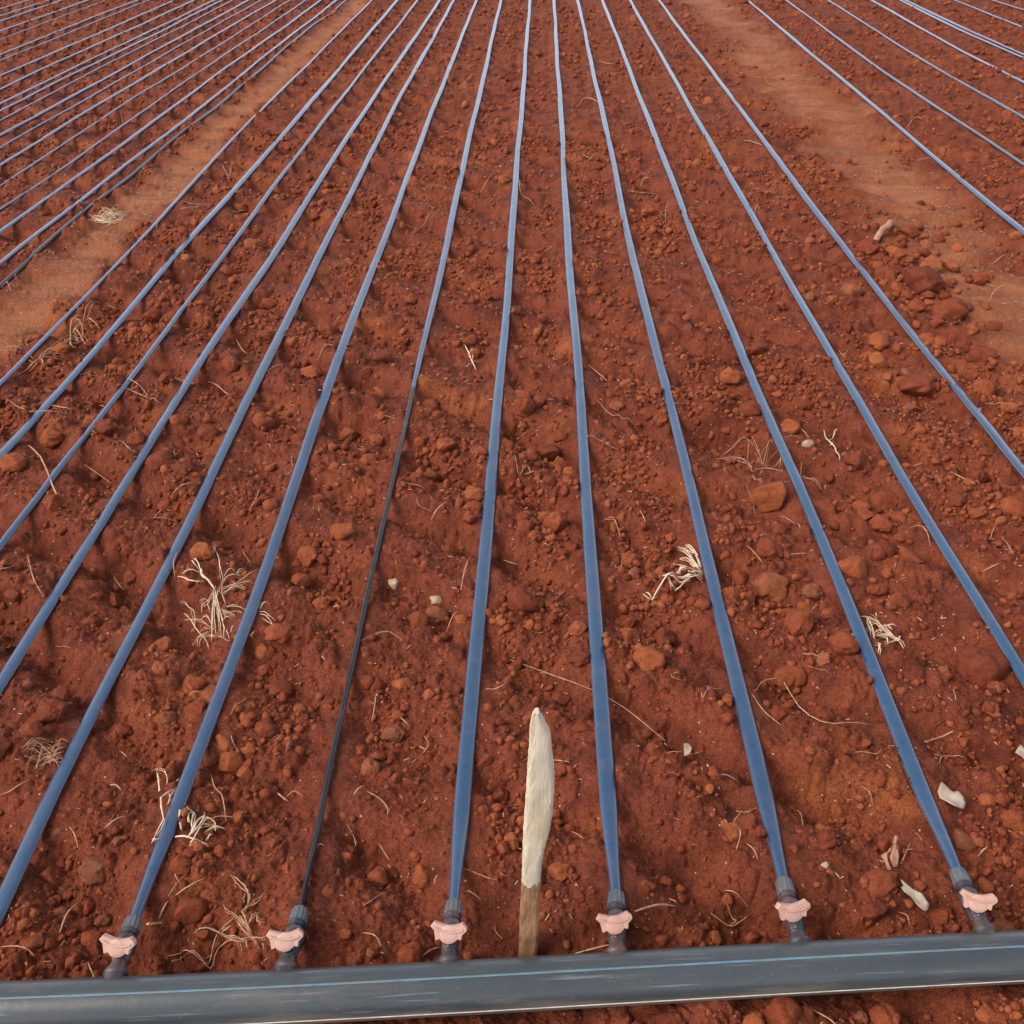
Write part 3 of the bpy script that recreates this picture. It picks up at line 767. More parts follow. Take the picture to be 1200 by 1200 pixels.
CL = lambda x, y: sstep(-0.16, 0.34, perlin(x*2.6, y*2.6, 33)+0.6*perlin(x*7, y*7, 34)+0.10*sstep(0.3, 1.2, x-0.25*y))
for (dens, zmax, r0, r1) in ((210, 9.5, 0.0095, 0.0185), (9, 9.5, 0.018, 0.027)):
    x, y = view_area_pts(dens, zmax); keep = (rng.random(len(x)) < (0.15+0.85*CL(x, y))*(1-0.985*sstep(0.08, 0.45, path_mask(x, y))))
    x, y = x[keep], y[keep]; rr = r0*(r1/r0)**rng.random(len(x))
    for a, b, c in zip(x, y, rr):
        cand.append((float(a), float(b), float(c), False))
for _ in range(170):                        # the heap of clods beside the right path
    p = at(random.gauss(1075, 42), random.gauss(335, 48), 0.01)
    cand.append((float(p[0]), float(p[1]), 0.011*(2.1**random.random()), False))
# keep them apart
cand.sort(key=lambda c: (not c[3], -c[2]))
grid = {}; kept = []
for c in cand:
    gx, gy = int(c[0]//0.08), int(c[1]//0.08); ok = True
    for i in (-1, 0, 1):
        for j in (-1, 0, 1):
            for o in grid.get((gx+i, gy+j), ()):
                if math.hypot(o[0]-c[0], o[1]-c[1]) < (o[2]+c[2])*(0.6 if c[3] else 0.74): ok = False
    if not ok: continue
    if not c[3]:
        if blocked(c[0], c[1], c[2]): continue
        dx, k, tz = nearest_tape(c[0], c[1])
        if abs(dx) < 0.010+c[2]*0.8: continue
    grid.setdefault((gx, gy), []).append(c); kept.append(c)
def in_frame(x, y, z=0.0, mg=0):
    u, v, w = proj((x, y, z)); return -mg < u < 1200+mg and -mg < v < 1200+mg
hh = relief(np.array([c[0] for c in kept]), np.array([c[1] for c in kept]), 2)
rows = []
for c, h in zip(kept, hh):
    d = 2*c[2]*F/float(depth(np.array(c[0]), np.array(c[1]))) if in_frame(c[0], c[1]) else 0
    rows.append((d, c, float(h)))
rows.sort(key=lambda t: -t[0])
INDIV, REST = rows[:300], rows[300:]

# crumbs: everything smaller, one mass
lite = []
v2, f2 = ico(2); v1, f1 = ico(1)
CV2 = [clod_verts(v2, 200+9*k, np.random.default_rng(k+80)) for k in range(10)]
CV1 = [clod_verts(v1, 400+9*k, np.random.default_rng(k+180)) for k in range(10)]
v3, f3 = ico(3); CV3 = [clod_verts(v3, 600+9*k, np.random.default_rng(k+280)) for k in range(8)]
def add_crumbs(x, y, r, sink=0.25, which=None):
    ok = np.ones(len(x), bool)
    for k in tkeys:
        kx, yy, zs = TXY[k]
        ok &= (np.abs(x-np.interp(y, yy, kx)) > 0.009+r*0.7) | (y < yy[0]-0.02)
    ok &= np.abs(pipe_dist(x, y)) > PR+r*0.3
    ok &= np.hypot(x-SB[0], y-SY-0.01) > 0.022+r*0.3
    for a, b in valve_xy:
        t = np.clip(((x-a[0])*(b[0]-a[0])+(y-a[1])*(b[1]-a[1]))/((b[0]-a[0])**2+(b[1]-a[1])**2), 0, 1)
        ok &= np.hypot(x-a[0]-t*(b[0]-a[0]), y-a[1]-t*(b[1]-a[1])) > 0.012+r*0.3
    x, y, r = x[ok], y[ok], r[ok]
    h = relief(x, y, 3)
    for i in range(len(x)):
        d = pxd(x[i], y[i], r[i])
        if d > 14: V, f = CV3[int(rng.integers(8))], f3
        elif d > 4.5: V, f = CV2[int(rng.integers(10))], f2
        else: V, f = CV1[int(rng.integers(10))], f1
        q = rng.normal(size=4); q /= np.linalg.norm(q); w_, a, b, c = q
        Rm = np.array([[1-2*(b*b+c*c), 2*(a*b-c*w_), 2*(a*c+b*w_)], [2*(a*b+c*w_), 1-2*(a*a+c*c), 2*(b*c-a*w_)], [2*(a*c-b*w_), 2*(b*c+a*w_), 1-2*(a*a+b*b)]])
        lite.append(((V*r[i]) @ Rm.T + np.array([x[i], y[i], h[i]+r[i]*(0.5-sink)]), f))
if REST:
    add_crumbs(np.array([t[1][0] for t in REST]), np.array([t[1][1] for t in REST]), np.array([t[1][2] for t in REST]))
for (dens, zmax, r0, r1) in ((15000, 1.65, 0.0011, 0.0026), (5600, 2.6, 0.0030, 0.0050), (2800, 4.6, 0.0050, 0.0085), (340, 8.0, 0.0080, 0.0105)):
    x, y = view_area_pts(dens, zmax)
    keep = (rng.random(len(x)) < ((0.45 if r0 < 0.002 else 0.12)+(0.55 if r0 < 0.002 else 0.88)*CL(x, y)**1.3)*(1-0.985*sstep(0.08, 0.45, path_mask(x, y)))) & (np.abs(pipe_dist(x, y)) > PR*0.9)
    x, y = x[keep], y[keep]; add_crumbs(x, y, r0*(r1/r0)**rng.random(len(x))**1.3)
def build_merged(lst, name, m, smooth=True):
    nv = np.cumsum([0]+[len(a) for a, _ in lst]); V = np.concatenate([a for a, _ in lst]).astype(np.float32)
    Fc = np.concatenate([f+o for (_, f), o in zip(lst, nv)]).astype(np.int32)
    me = bpy.data.meshes.new(name)
    me.vertices.add(len(V)); me.vertices.foreach_set('co', V.ravel())
    me.loops.add(Fc.size); me.loops.foreach_set('vertex_index', Fc.ravel())
    me.polygons.add(len(Fc)); me.polygons.foreach_set('loop_start', np.arange(0, Fc.size, 3, dtype=np.int32))
    me.polygons.foreach_set('use_smooth', np.full(len(Fc), smooth)); me.update(calc_edges=True)
    me.materials.append(m); o = bpy.data.objects.new(name, me); COL.objects.link(o); return o
crumbs = build_merged(lite, 'soil_crumbs', M_CRUMB)
tag(crumbs, 'loose red soil crumbs scattered all over the tilled ground', 'soil crumbs', kind='stuff')

# ------------------------------------------------------------------ where a thing lies, in words
STRIP = ['A', 'B', 'C', 'D', 'E', 'F', 'G', 'H', 'I', 'J', 'K', 'L', 'M', 'N', 'O', 'P', 'Q']
SW = {('A','B'): 'in first strip right of left path', ('B','C'): 'in second strip right of left path',
 ('C','D'): 'in third strip right of left path', ('D','E'): 'in fourth strip right of left path',
 ('E','F'): 'just left of the leftmost valve\'s tape', ('F','G'): 'between first valve\'s tape and black tape',
 ('G','H'): 'between black tape and third valve\'s tape', ('H','I'): 'between the two tapes flanking the stake',
 ('I','J'): 'between fourth and fifth valves\' tapes', ('J','K'): 'between fifth and rightmost valves\' tapes',
 ('K','L'): 'just right of rightmost valve\'s tape', ('L','M'): 'between last two tapes before right path',
 ('M','N'): 'on or beside the right dirt path', ('N','O'): 'in first strip beyond right path',
 ('O','P'): 'in second strip beyond right path', ('P','Q'): 'in third strip beyond right path'}
def where(x, y):
    if pipe_dist(x, y) < 0: return 'in front of the big pipe', ''
    xs_ = [float(tape_x(k, y)) for k in STRIP]; s = None
    if x < xs_[0]:
        s = 'on the left dirt path' if x > float(tape_x('L00', y)) else 'beyond the left dirt path'
    elif x >= xs_[-1]: s = 'far right beyond the path'
    else:
        for i in range(len(STRIP)-1):
            if xs_[i] <= x < xs_[i+1]: s = SW[(STRIP[i], STRIP[i+1])]; break
    v = proj((x, y, 0))[1]
    band = 'by the pipe' if v > 960 else 'near' if v > 760 else 'midway' if v > 520 else 'farther back' if v > 300 else 'at the back'
    return s, band
RANK = ['largest', 'second largest', 'third largest', 'fourth largest', 'fifth largest', 'sixth largest', 'seventh largest', 'eighth largest', 'ninth largest', 'tenth largest'] + ['%s largest' % w for w in ordn[10:]]
RANKL = [r.replace('largest', 'longest') for r in RANK]
def rank_labels(items, noun, ranks):
    """items: (object, x, y, shown size); the rank is by shown size within its own patch of the field"""
    patch = {}
    for o, x, y, s in items: patch.setdefault(where(x, y), []).append((s, o))
    for (st_, band), L in patch.items():
        L.sort(key=lambda t: -t[0])
        for i, (s, o) in enumerate(L):
            rk = ranks[i] if i < len(ranks) else 'smallest'
            o['label'] = ('%s %s %s%s' % (rk if len(L) > 1 else 'only', noun, st_, ', '+band if band else ''))
items = []
for n, (d, c, h) in enumerate(INDIV):
    x, y, r, hand = c
    o = bpy.data.objects.new('soil_clod', CLODM[n % len(CLODM)])
    o.location = (x, y, h-0.002+r*0.40); o.rotation_euler = (rng.uniform(-.35, .35), rng.uniform(-.35, .35), rng.uniform(0, 6.28))
    o.scale = (r, r, r); COL.objects.link(o); tag(o, None, 'soil clod', 'loose red soil clods'); items.append((o, x, y, d))
rank_labels(items, 'reddish soil clod', RANK)

# ------------------------------------------------------------------ straws, roots, leaves
def gz(x, y): return relief(np.asarray(x, float), np.asarray(y, float), 2)
def lay(pxs, r, lift=0.0, n=14, base=0.0062):
    """photo points to a curve resting on the field"""
    P = []
    for px, py in pxs:
        z = 0.012
        for _ in range(3): p = at(px, py, z); z = float(gz([p[0]], [p[1]])[0])+r+base
        P.append((p[0], p[1], z))
    C = crom(P, n); out = []
    for i, c in enumerate(C):
        t = i/n; g = float(gz([c[0]], [c[1]])[0])+r+base*0.6
        out.append((c[0], c[1], max(c[2], g)+lift*math.sin(math.pi*t)))
    return out
def taper(n, r, e=0.45): r *= 0.80; return [r*(1-(1-e)*abs(2*i/(n)-1)**2) for i in range(n+1)]
straw_items = []
def straw(pxs, r=0.0011, m=None, lift=0.004, name='straw'):
    P = lay(pxs, r, lift); mb = MB(); mb.tube(P, [q_*random.uniform(.8, 1.2) for q_ in taper(len(P)-1, r, .5)], 6, flat=random.choice((0.35, 0.6, 1.0)))
    c = P[len(P)//2]; o = mb.build(name, m or M_STRAW, None, loc=(P[0][0], P[0][1], P[0][2]))
    tag(o, None, 'straw', 'dry straws and rootlets on the soil')
    ln = sum(math.dist(pxs[i], pxs[i+1]) for i in range(len(pxs)-1)); straw_items.append((o, c[0], c[1], ln)); return o
HS = [([(597,774),(650,795),(720,828),(780,868)],.0013),([(880,822),(893,802),(915,800),(935,835),(965,853),(1000,850),(1027,850)],.0011),([(880,812),(895,835),(915,850)],.0010),
([(1083,869),(1103,865),(1119,853)],.0014),([(744,1068),(770,1064),(792,1062)],.0018),([(849,1043),(863,1046),(880,1054)],.0013),([(673,1117),(695,1113),(716,1107)],.0013),([(491,1124),(505,1114),(517,1109)],.0010),
([(545,1041),(555,1050),(564,1055)],.0010),([(425,1093),(440,1100),(447,1110)],.0010),([(441,812),(438,832),(434,853)],.0010),([(462,836),(470,842),(479,849)],.0012),([(426,921),(420,928),(414,933)],.0013),([(497,862),(502,872),(494,885)],.0009),
([(407,965),(415,980),(417,997)],.0009),([(444,986),(450,1000),(456,1008)],.0009),([(550,653),(545,670),(540,692)],.0012),([(423,751),(437,745),(455,743),(473,751)],.0011),([(536,714),(530,725),(523,741)],.0013),([(505,606),(513,597),(524,587)],.0014),
([(488,590),(492,597),(506,600)],.0010),([(602,557),(608,546),(617,547),(621,556),(614,563)],.0010),([(614,563),(625,554),(640,552)],.0009),([(590,657),(598,661),(606,663)],.0016),([(635,640),(643,640)],.0018),([(614,698),(620,706),(628,715)],.0014),([(662,692),(656,697),(649,703)],.0013),
([(689,427),(700,436),(711,446)],.0018),([(700,468),(715,477),(735,485)],.0013),([(687,520),(705,524),(725,530)],.0010),([(750,598),(755,610),(756,613)],.0012),([(708,608),(719,611),(727,629)],.0011),([(718,551),(712,562),(711,566)],.0009),([(438,494),(450,494),(467,497)],.0010),
([(9,472),(30,480),(55,484),(84,485)],.0017),([(60,475),(72,479),(83,479)],.0015),([(150,446),(163,453),(173,464)],.0015),([(148,455),(165,463),(188,472)],.0017),([(200,440),(225,438),(250,448),(274,469)],.0017),([(23,516),(38,526),(52,545),(62,570),(70,587)],.0021),([(99,478),(112,476),(124,474)],.0013),
([(94,541),(108,545),(127,553)],.0014),([(200,582),(212,571),(225,565)],.0012),([(177,607),(195,611),(210,613)],.0012),([(180,608),(190,600),(200,594)],.0011),([(205,675),(204,660),(211,640)],.0010),([(140,516),(150,525),(158,537)],.0010),([(292,598),(298,588),(306,573)],.0010),([(343,547),(342,538),(344,535)],.0009),
([(32,650),(40,680),(50,698)],.0011),([(0,667),(10,666),(20,662)],.0012),([(51,990),(50,998),(56,1011)],.0010),([(70,1093),(80,1073),(92,1058)],.0017),([(28,1067),(38,1068),(45,1071)],.0013),([(205,1050),(222,1042),(240,1031)],.0012),([(185,1080),(192,1068),(198,1055)],.0018),([(168,1083),(180,1084),(191,1081)],.0024),
([(247,905),(252,925),(262,940),(265,962)],.0010),([(129,920),(137,922),(142,926)],.0013),([(123,970),(137,963),(148,957)],.0012),([(335,934),(345,930),(355,933)],.0012),([(325,928),(332,936),(337,938)],.0018),([(370,995),(375,991),(381,992)],.0010),
([(1085,995),(1075,980),(1066,975)],.0008),([(1056,1012),(1061,1001),(1067,987)],.0010),([(1063,996),(1073,996)],.0008),([(936,925),(938,950),(941,967)],.0010),([(870,949),(860,965),(868,975),(863,995)],.0010),([(875,990),(883,1000),(888,1010)],.0010),([(1146,1003),(1152,997),(1158,993)],.0013),
([(914,602),(925,610),(937,623)],.0015),([(1060,547),(1072,545),(1082,538)],.0020),([(929,498),(940,505),(948,513)],.0013),([(920,514),(930,514),(939,514)],.0012),([(926,650),(935,650),(945,648)],.0012),([(875,640),(885,650),(895,663)],.0012),([(960,697),(967,708),(971,715)],.0014),([(1067,617),(1080,628),(1095,642)],.0013),
([(1175,627),(1180,640),(1187,650)],.0013),([(1153,663),(1162,664),(1170,663)],.0013),([(1113,553),(1128,562),(1142,567)],.0013),([(1154,473),(1180,476),(1200,477)],.0017),([(1180,503),(1187,504),(1191,508)],.0017),([(883,548),(870,540),(855,535)],.0010),([(872,569),(880,576),(888,585)],.0012),([(985,401),(990,408),(993,412)],.0016),
([(1062,149),(1072,144),(1081,140)],.0020),([(1073,188),(1090,186),(1106,184)],.0018),([(1062,157),(1075,158),(1086,156)],.0012),([(1118,199),(1125,199)],.0018),([(1180,332),(1170,338),(1163,345),(1160,352)],.0016),([(1155,331),(1160,333),(1168,334)],.0016),([(1163,309),(1170,303),(1177,298)],.0016),
([(902,93),(917,91),(930,90),(950,91),(974,89)],.0020),([(875,81),(890,86),(905,87)],.0018),([(926,25),(927,32),(928,38)],.0022),([(895,94),(905,96),(930,90)],.0018),([(729,189),(737,191),(741,198)],.0022),([(730,223),(750,225),(772,222)],.0022),([(676,122),(690,119),(713,123)],.0022),([(702,70),(712,74),(720,76)],.0028),
([(870,172),(880,172),(893,175)],.0020),([(803,103),(810,100),(822,101)],.0020),([(866,88),(869,93)],.003),([(640,283),(648,283)],.002),([(783,235),(780,247),(780,258)],.0015),([(608,218),(612,228),(630,235)],.0015),([(850,118),(853,108),(856,102)],.0018),([(840,140),(850,135),(858,128)],.0016),
([(120,250),(130,248),(145,249)],.0025),([(183,266),(186,258),(184,254)],.0018),([(268,212),(270,202),(271,192)],.0018),([(205,238),(225,240),(247,240)],.0015),([(372,422),(382,419),(392,418)],.0012),([(377,370),(388,374),(400,368)],.0014),([(260,185),(262,197),(268,203)],.0016),([(313,437),(323,430),(333,428)],.0012),([(277,400),(283,410),(290,416)],.0013)]
for hi_, (pxs, r) in enumerate(HS): straw(pxs, r, M_STRAW if hi_ < 2 else random.choice([M_STRAW, M_STRAW, M_ROOT, M_ROOT, M_TWIG]), lift=0.012 if hi_ < 2 else random.uniform(0.001, 0.006))
# short random ones in between
nrand = 0
while nrand < 95:
    px, py = random.uniform(0, 1200), 1200*random.random()**0.8
    p = at(px, py, 0.01); x, y = p[0], p[1]
    if blocked(x, y, 0.012): continue
    dx, k, tz = nearest_tape(x, y)
    if abs(dx) < 0.016: continue
    ln = random.uniform(0.014, 0.055)*(1 if py > 300 else 1.5); a = random.uniform(0, math.pi); bend = random.gauss(0, 0.5)
    pts = []
    for t in (-0.5, -0.2, 0.15, 0.5):
        jt = random.gauss(0, 0.05)*ln
        ww = (x+ln*t*math.cos(a+bend*t)+jt, y+ln*t*math.sin(a+bend*t)+ln*bend*0.4*(t*t)-jt, 0.012); pts.append(proj(ww)[:2])
    straw(pts, random.uniform(0.0006, 0.0012)*(1 if py > 350 else 1.5), random.choice([M_STRAW, M_ROOT, M_TWIG]), lift=random.uniform(0, 0.006), name='straw'); nrand += 1
rank_labels(straw_items, 'dry straw', RANKL)
# chaff: tiny flecks nobody could count
fl = MB()
x, y = view_area_pts(420, 4.0); 
for a, b in zip(x, y):
    if abs(pipe_dist(a, b)) < PR: continue
    z = float(depth(np.array(a), np.array(b))); ln = random.uniform(0.002, 0.007)*(1+0.2*z); q = random.uniform(0, 6.28); w = random.uniform(0.0003, 0.0007)*(1+0.25*z)
    h = float(gz([a], [b])[0])+0.003; t = random.uniform(-0.4, 0.4)
    dx, dy = math.cos(q), math.sin(q); nx, ny = -dy, dx
    V = []
    for s in (-0.5, 0.5):
        for (u, vz) in ((-1, 0), (1, 0), (0, 1)):
            V.append((a+dx*ln*s+nx*w*u, b+dy*ln*s+ny*w*u, h+t*ln*s+vz*w))
    fl.add(V, [(0, 2, 5, 3), (2, 1, 4, 5), (1, 0, 3, 4), (0, 1, 2), (3, 5, 4)])
ch = fl.build('chaff', M_STRAW, smooth=False); tag(ch, 'tiny pale flecks of chaff sprinkled over the red soil', 'chaff', kind='stuff')

# tangles
def clump(name, label, cat, strands, parts=None):
    """strands: (photo points, radius, lift); one thing, its kinds of pieces as parts"""
    c = strands[0][0][0]; p = at(*c, 0.01); root = empty(name, (p[0], p[1], float(gz([p[0]], [p[1]])[0])))
    tag(root, label, cat)
    groups = {}
    for s in strands: groups.setdefault(s[3], []).append(s)
    for (pn, mname), L in groups.items():
        mb = MB()
        if pn in ('fibres', 'twigs', 'blades'):
            L = L + [([(a+random.gauss(0, 1.6), b+random.gauss(0, 1.6)) for a, b in pxs], r*0.7, lift*0.5, g) for pxs, r, lift, g in L]
        for pxs, r, lift, _ in L:
            r *= (0.72 if pn in ('fibres', 'twigs') else 0.9); P = lay(pxs, r, lift*0.6, 9 if pn == 'blades' else 16, 0.009 if pn == 'blades' else 0.0045); jr = 0.0 if pn == 'blades' else min(r*.45, .00030); P = [(a+random.gauss(0, jr), b+random.gauss(0, jr), c_+random.gauss(0, jr*.6)) for a, b, c_ in P]; mb.tube(P, taper(len(P)-1, r, .5), 6, flat=0.4 if pn == 'blades' else 0.8)
        o = mb.build(pn, globals()[mname], None, loc=tuple(root.location)); o.parent = root; o.location = (0, 0, 0)
    return root
Q = lambda ox, oy, s: (lambda L: [(ox+a/s, oy+b/s) for a, b in L])
q = Q(190, 640, 8.0)
ST, FB, BL = ('stem', 'M_PALE'), ('fibres', 'M_PALE'), ('blades', 'M_PALE')
rootA = [(q([(490,400),(440,350),(390,320),(370,250),(360,230)]), .0030, .016, ST), (q([(390,330),(330,358),(260,355),(210,330),(150,290)]), .0021, .014, ST),
 (q([(365,250),(300,265),(240,268),(195,262)]), .0020, .014, ST), (q([(365,240),(345,190),(320,150),(295,120)]), .0016, .012, ST), (q([(345,220),(300,180),(275,130)]), .0011, .010, ST)]
for L in ([(490,400),(450,500),(430,560),(450,620)], [(490,400),(480,560),(470,700),(462,880)], [(500,400),(500,560),(490,700),(515,880)], [(520,400),(520,560),(545,700),(550,850)], [(540,400),(480,600),(465,760),(460,900)],
 [(500,420),(540,600),(580,760),(575,850)], [(480,430),(440,520),(380,560),(370,610)], [(440,520),(360,545)], [(570,300),(560,380),(570,480),(600,560)], [(570,310),(640,260),(690,250)], [(560,340),(640,300),(740,275)], [(690,275),(780,215)],
 [(560,410),(700,360),(850,255),(920,205)], [(570,440),(700,380),(800,350),(860,348)], [(580,455),(690,410),(800,400)], [(490,15),(530,120),(550,220),(570,320)], [(470,80),(495,30),(530,0)], [(150,510),(210,515),(250,580),(300,620),(300,700),(270,810)],
 [(200,605),(270,680),(330,790),(400,880),(435,940)], [(280,920),(350,880),(450,865),(600,868),(660,885)], [(680,735),(655,810),(635,870)], [(550,590),(680,570),(780,600)], [(540,600),(620,640),(710,680)], [(560,610),(610,670)], [(330,930),(350,880),(440,740)], [(440,730),(350,790)],
 [(200,690),(350,690),(460,720)], [(570,700),(660,690)], [(550,640),(700,620),(760,625)], [(360,660),(430,690),(480,740)], [(600,780),(620,840),(640,880)], [(880,625),(970,655),(1055,695)], [(890,640),(980,685),(1050,770)], [(910,620),(960,570),(1005,540)], [(785,895),(860,855),(880,800)], [(1050,150),(1115,110)]):
    rootA.append((q(L), random.uniform(.0007, .0012), random.uniform(.003, .016), FB))
clump('root_clump', 'big pale root clump with forked stem beside the tape of the leftmost valve', 'root clump', rootA)
q = Q(740, 610, 10.0)
fan = []
for L in ([(845,650),(760,560),(640,430),(540,335)], [(840,640),(760,540),(650,380),(550,280)], [(830,620),(760,500),(680,380),(605,285)], [(830,600),(790,500),(720,380),(650,285)], [(815,500),(770,420),(690,330),(650,290)], [(845,655),(750,600),(620,530),(485,505)],
 [(845,655),(730,560),(640,500),(560,480)], [(845,660),(740,640),(600,660)], [(850,690),(700,680),(600,665)], [(850,700),(690,700),(560,730),(440,780),(340,850),(240,925)], [(850,705),(680,720),(520,755),(380,765)], [(690,720),(540,760),(340,790)], [(840,650),(700,610),(600,620),(520,640)], [(830,610),(700,480),(600,440)], [(240,925),(190,900),(150,865)], [(600,560),(545,640)], [(820,560),(760,430),(700,360)], [(845,670),(760,620),(660,600)]):
    fan.append((q(L), random.uniform(.0014, .0023), random.uniform(.006, .018), BL))
clump('straw_tuft', 'bleached straw fan spread against the tape of the fifth valve', 'straw tuft', fan)
q = Q(960, 690, 10.0)
tuft = []
for L in ([(480,320),(560,330),(680,390),(720,460),(830,540),(930,620),(990,695)], [(560,330),(590,430),(650,520)], [(540,480),(580,490),(610,580)], [(600,350),(680,420),(760,520),(850,580)], [(650,290),(670,350)], [(720,460),(800,460),(880,420)], [(730,430),(860,470)], [(640,560),(760,560),(860,590),(1000,625)], [(650,640),(690,700),(690,760)], [(700,640),(715,690)], [(620,600),(650,540),(700,500)], [(760,625),(850,610),(930,600)], [(580,400),(660,440),(740,520)], [(690,540),(820,580),(900,610)], [(930,600),(945,565)], [(760,440),(830,520),(900,590)], [(560,360),(610,480),(650,600)], [(330,570),(400,580),(440,700)], [(660,480),(760,500),(830,540)], [(700,560),(780,600),(800,640)]):
    tuft.append((q(L), random.uniform(.0009, .0016), random.uniform(.004, .013), BL))
clump('straw_tuft', 'small pale straw tuft against the right side of the rightmost valve\'s tape', 'straw tuft', tuft)
q = Q(840, 480, 7.5)
tw = []
for L in ([(0,240),(100,310),(230,380),(320,412),(430,395),(530,370)], [(0,438),(120,440),(250,432)], [(60,440),(200,465),(290,500),(310,545),(350,545)], [(330,525),(450,530),(560,555),(640,580)], [(350,470),(430,420),(530,350)], [(400,510),(440,440),(540,370)], [(360,440),(300,480)], [(440,320),(500,350)], [(450,460),(540,470),(550,530)], [(400,500),(500,490),(590,500)], [(500,440),(560,500),(610,520)], [(650,390),(710,425),(760,470)], [(730,590),(820,630),(890,665),(925,710)], [(730,530),(735,600)], [(330,420),(420,450),(540,440)], [(300,590),(330,650)], [(330,650),(420,640)]):
    tw.append((q(L), random.uniform(.0008, .0014), random.uniform(.004, .012), ('twigs', 'M_ROOT')))
clump('twig_tangle', 'loose brownish twig tangle above the large orange clod', 'twig tangle', tw)
q = Q(100, 1020, 4.615)
rb = []
for L in ([(945,420),(890,340),(820,260),(770,220),(745,185)], [(900,350),(860,260),(845,220)], [(880,380),(780,360),(700,330),(640,320),(590,340)], [(810,260),(740,320),(690,370),(640,420),(560,440),(500,425),(420,460)], [(860,380),(770,380),(700,390),(650,440),(590,430),(520,450),(460,475)], [(850,370),(760,350)], [(880,200),(885,140),(850,90),(805,50)], [(850,210),(930,180),(965,120)], [(980,375),(900,370),(830,375)], [(870,380),(880,420)], [(840,400),(850,430)], [(930,230),(935,290),(980,285)], [(820,270),(860,340),(930,390)], [(830,250),(890,330)], [(860,230),(890,190)], [(960,400),(970,440)], [(505,465),(520,440)], [(950,380),(985,375)], [(880,300),(940,230)], [(790,290),(740,350),(830,390)]):
    rb.append((q(L), random.uniform(.0008, .0017), random.uniform(.004, .014), ('fibres', 'M_ROOT')))
clump('root_clump', 'brown branching root clump between the two leftmost valves', 'root clump', rb)
q = Q(150, 890, 8.0)
sb = []
for L in ([(220,110),(250,90),(300,95),(360,150),(370,200),(358,275)], [(275,120),(290,200),(298,295)], [(460,265),(400,310),(320,375),(325,500),(340,580),(280,680),(235,760)], [(465,260),(410,350),(380,430),(375,490)], [(395,330),(400,380)], [(290,755),(220,785)], [(480,180),(450,240)],
 [(440,722),(560,745),(750,797)], [(720,520),(660,590),(610,690),(560,730)], [(550,455),(600,490),(620,530),(600,620),(610,660)], [(580,815),(640,710),(720,590),(770,570),(820,605),(820,670)], [(640,640),(720,620),(800,620)], [(560,480),(570,610)], [(720,680),(830,655),(910,655)], [(510,540),(500,580)], [(490,615),(505,660)], [(600,700),(700,600),(715,520)], [(750,750),(800,710)]):
    sb.append((q(L), random.uniform(.0009, .0018), random.uniform(.004, .012), BL))
clump('straw_tuft', 'broken straw tuft caught under the tape just above the leftmost valve', 'straw tuft', sb)
q = Q(0, 340, 7.5)
bd = []
for L in ([(1000,50),(900,90),(820,160),(760,240),(730,290)], [(730,290),(720,350),(640,420),(540,490),(420,560),(330,600)], [(700,270),(640,280),(590,340),(600,400)], [(690,270),(725,330),(690,370),(600,400),(500,470),(350,590)], [(640,290),(690,265),(720,300)], [(650,420),(560,480),(430,550)], [(600,330),(560,350),(480,370),(380,400)], [(600,400),(640,330),(690,290)], [(730,370),(735,410),(690,435),(640,430)], [(330,600),(280,620),(220,600),(175,630)], [(330,610),(300,670),(230,710),(150,750),(70,765)], [(350,590),(280,650),(190,645)], [(360,600),(380,640),(350,685)], [(620,440),(620,490),(650,520)], [(760,255),(810,285),(870,325)], [(590,360),(620,400),(660,360),(640,320)], [(570,580),(450,580),(360,600)], [(300,600),(250,590),(200,620)], [(650,240),(720,235)], [(500,500),(420,550),(340,620)]):
    bd.append((q(L), random.uniform(.0013, .0024), random.uniform(.006, .018), ('fibres', 'M_STRAW')))
clump('root_clump', 'looped tan root bundle between the first two tapes right of left path', 'root clump', bd)
q = Q(0, 840, 8.0)
hb = []
for _ in range(26):
    cx_, cy_ = random.uniform(300, 560), random.uniform(270, 440); a = random.gauss(-0.5, 0.7); l = random.uniform(60, 130)
    hb.append((q([(cx_-l*math.cos(a), cy_-l*math.sin(a)*.7), (cx_+random.gauss(0, 18), cy_+random.gauss(0, 18)), (cx_+l*math.cos(a), cy_+l*math.sin(a)*.7)]), random.uniform(.0004, .0008), random.uniform(.003, .012), ('fibres', 'M_STRAW')))
hb += [(q([(340,485),(400,340),(420,300)]), .0012, .008, ('fibres', 'M_STRAW')), (q([(340,485),(440,440),(560,410)]), .0010, .006, ('fibres', 'M_STRAW')), (q([(540,290),(580,235),(640,240)]), .0010, .006, ('fibres', 'M_STRAW'))]
clump('hay_wisp', 'fine tan hay wisp left of the lowest stretch of left edge tape', 'hay wisp', hb)
hw = []
for _ in range(24):
    cx_, cy_ = random.uniform(112, 140), random.uniform(252, 258); a = random.gauss(0.0, 0.35); l = random.uniform(8, 16)
    hw.append(([(cx_-l*math.cos(a), cy_-l*math.sin(a)*.5), (cx_+random.gauss(0, 2), cy_+random.gauss(0, 1.5)), (cx_+l*math.cos(a), cy_+l*math.sin(a)*.5)], random.uniform(.0010, .0019), random.uniform(.006, .018), ('fibres', 'M_PALE')))
clump('hay_wisp', 'flat pale hay wisp lying on the left dirt path', 'hay wisp', hw)
q = Q(840, 480, 7.5)
clump('rootlet', 'small forked white rootlet beside the pale stone', 'rootlet',
      [(q([(1085,430),(1050,370),(1010,320),(980,290),(955,240),(940,190)]), .0024, .008, ('stem', 'M_PALE')), (q([(985,270),(1020,240),(1040,205),(1060,200)]), .0020, .008, ('stem', 'M_PALE')), (q([(1000,320),(1020,290)]), .0016, .008, ('stem', 'M_PALE'))])
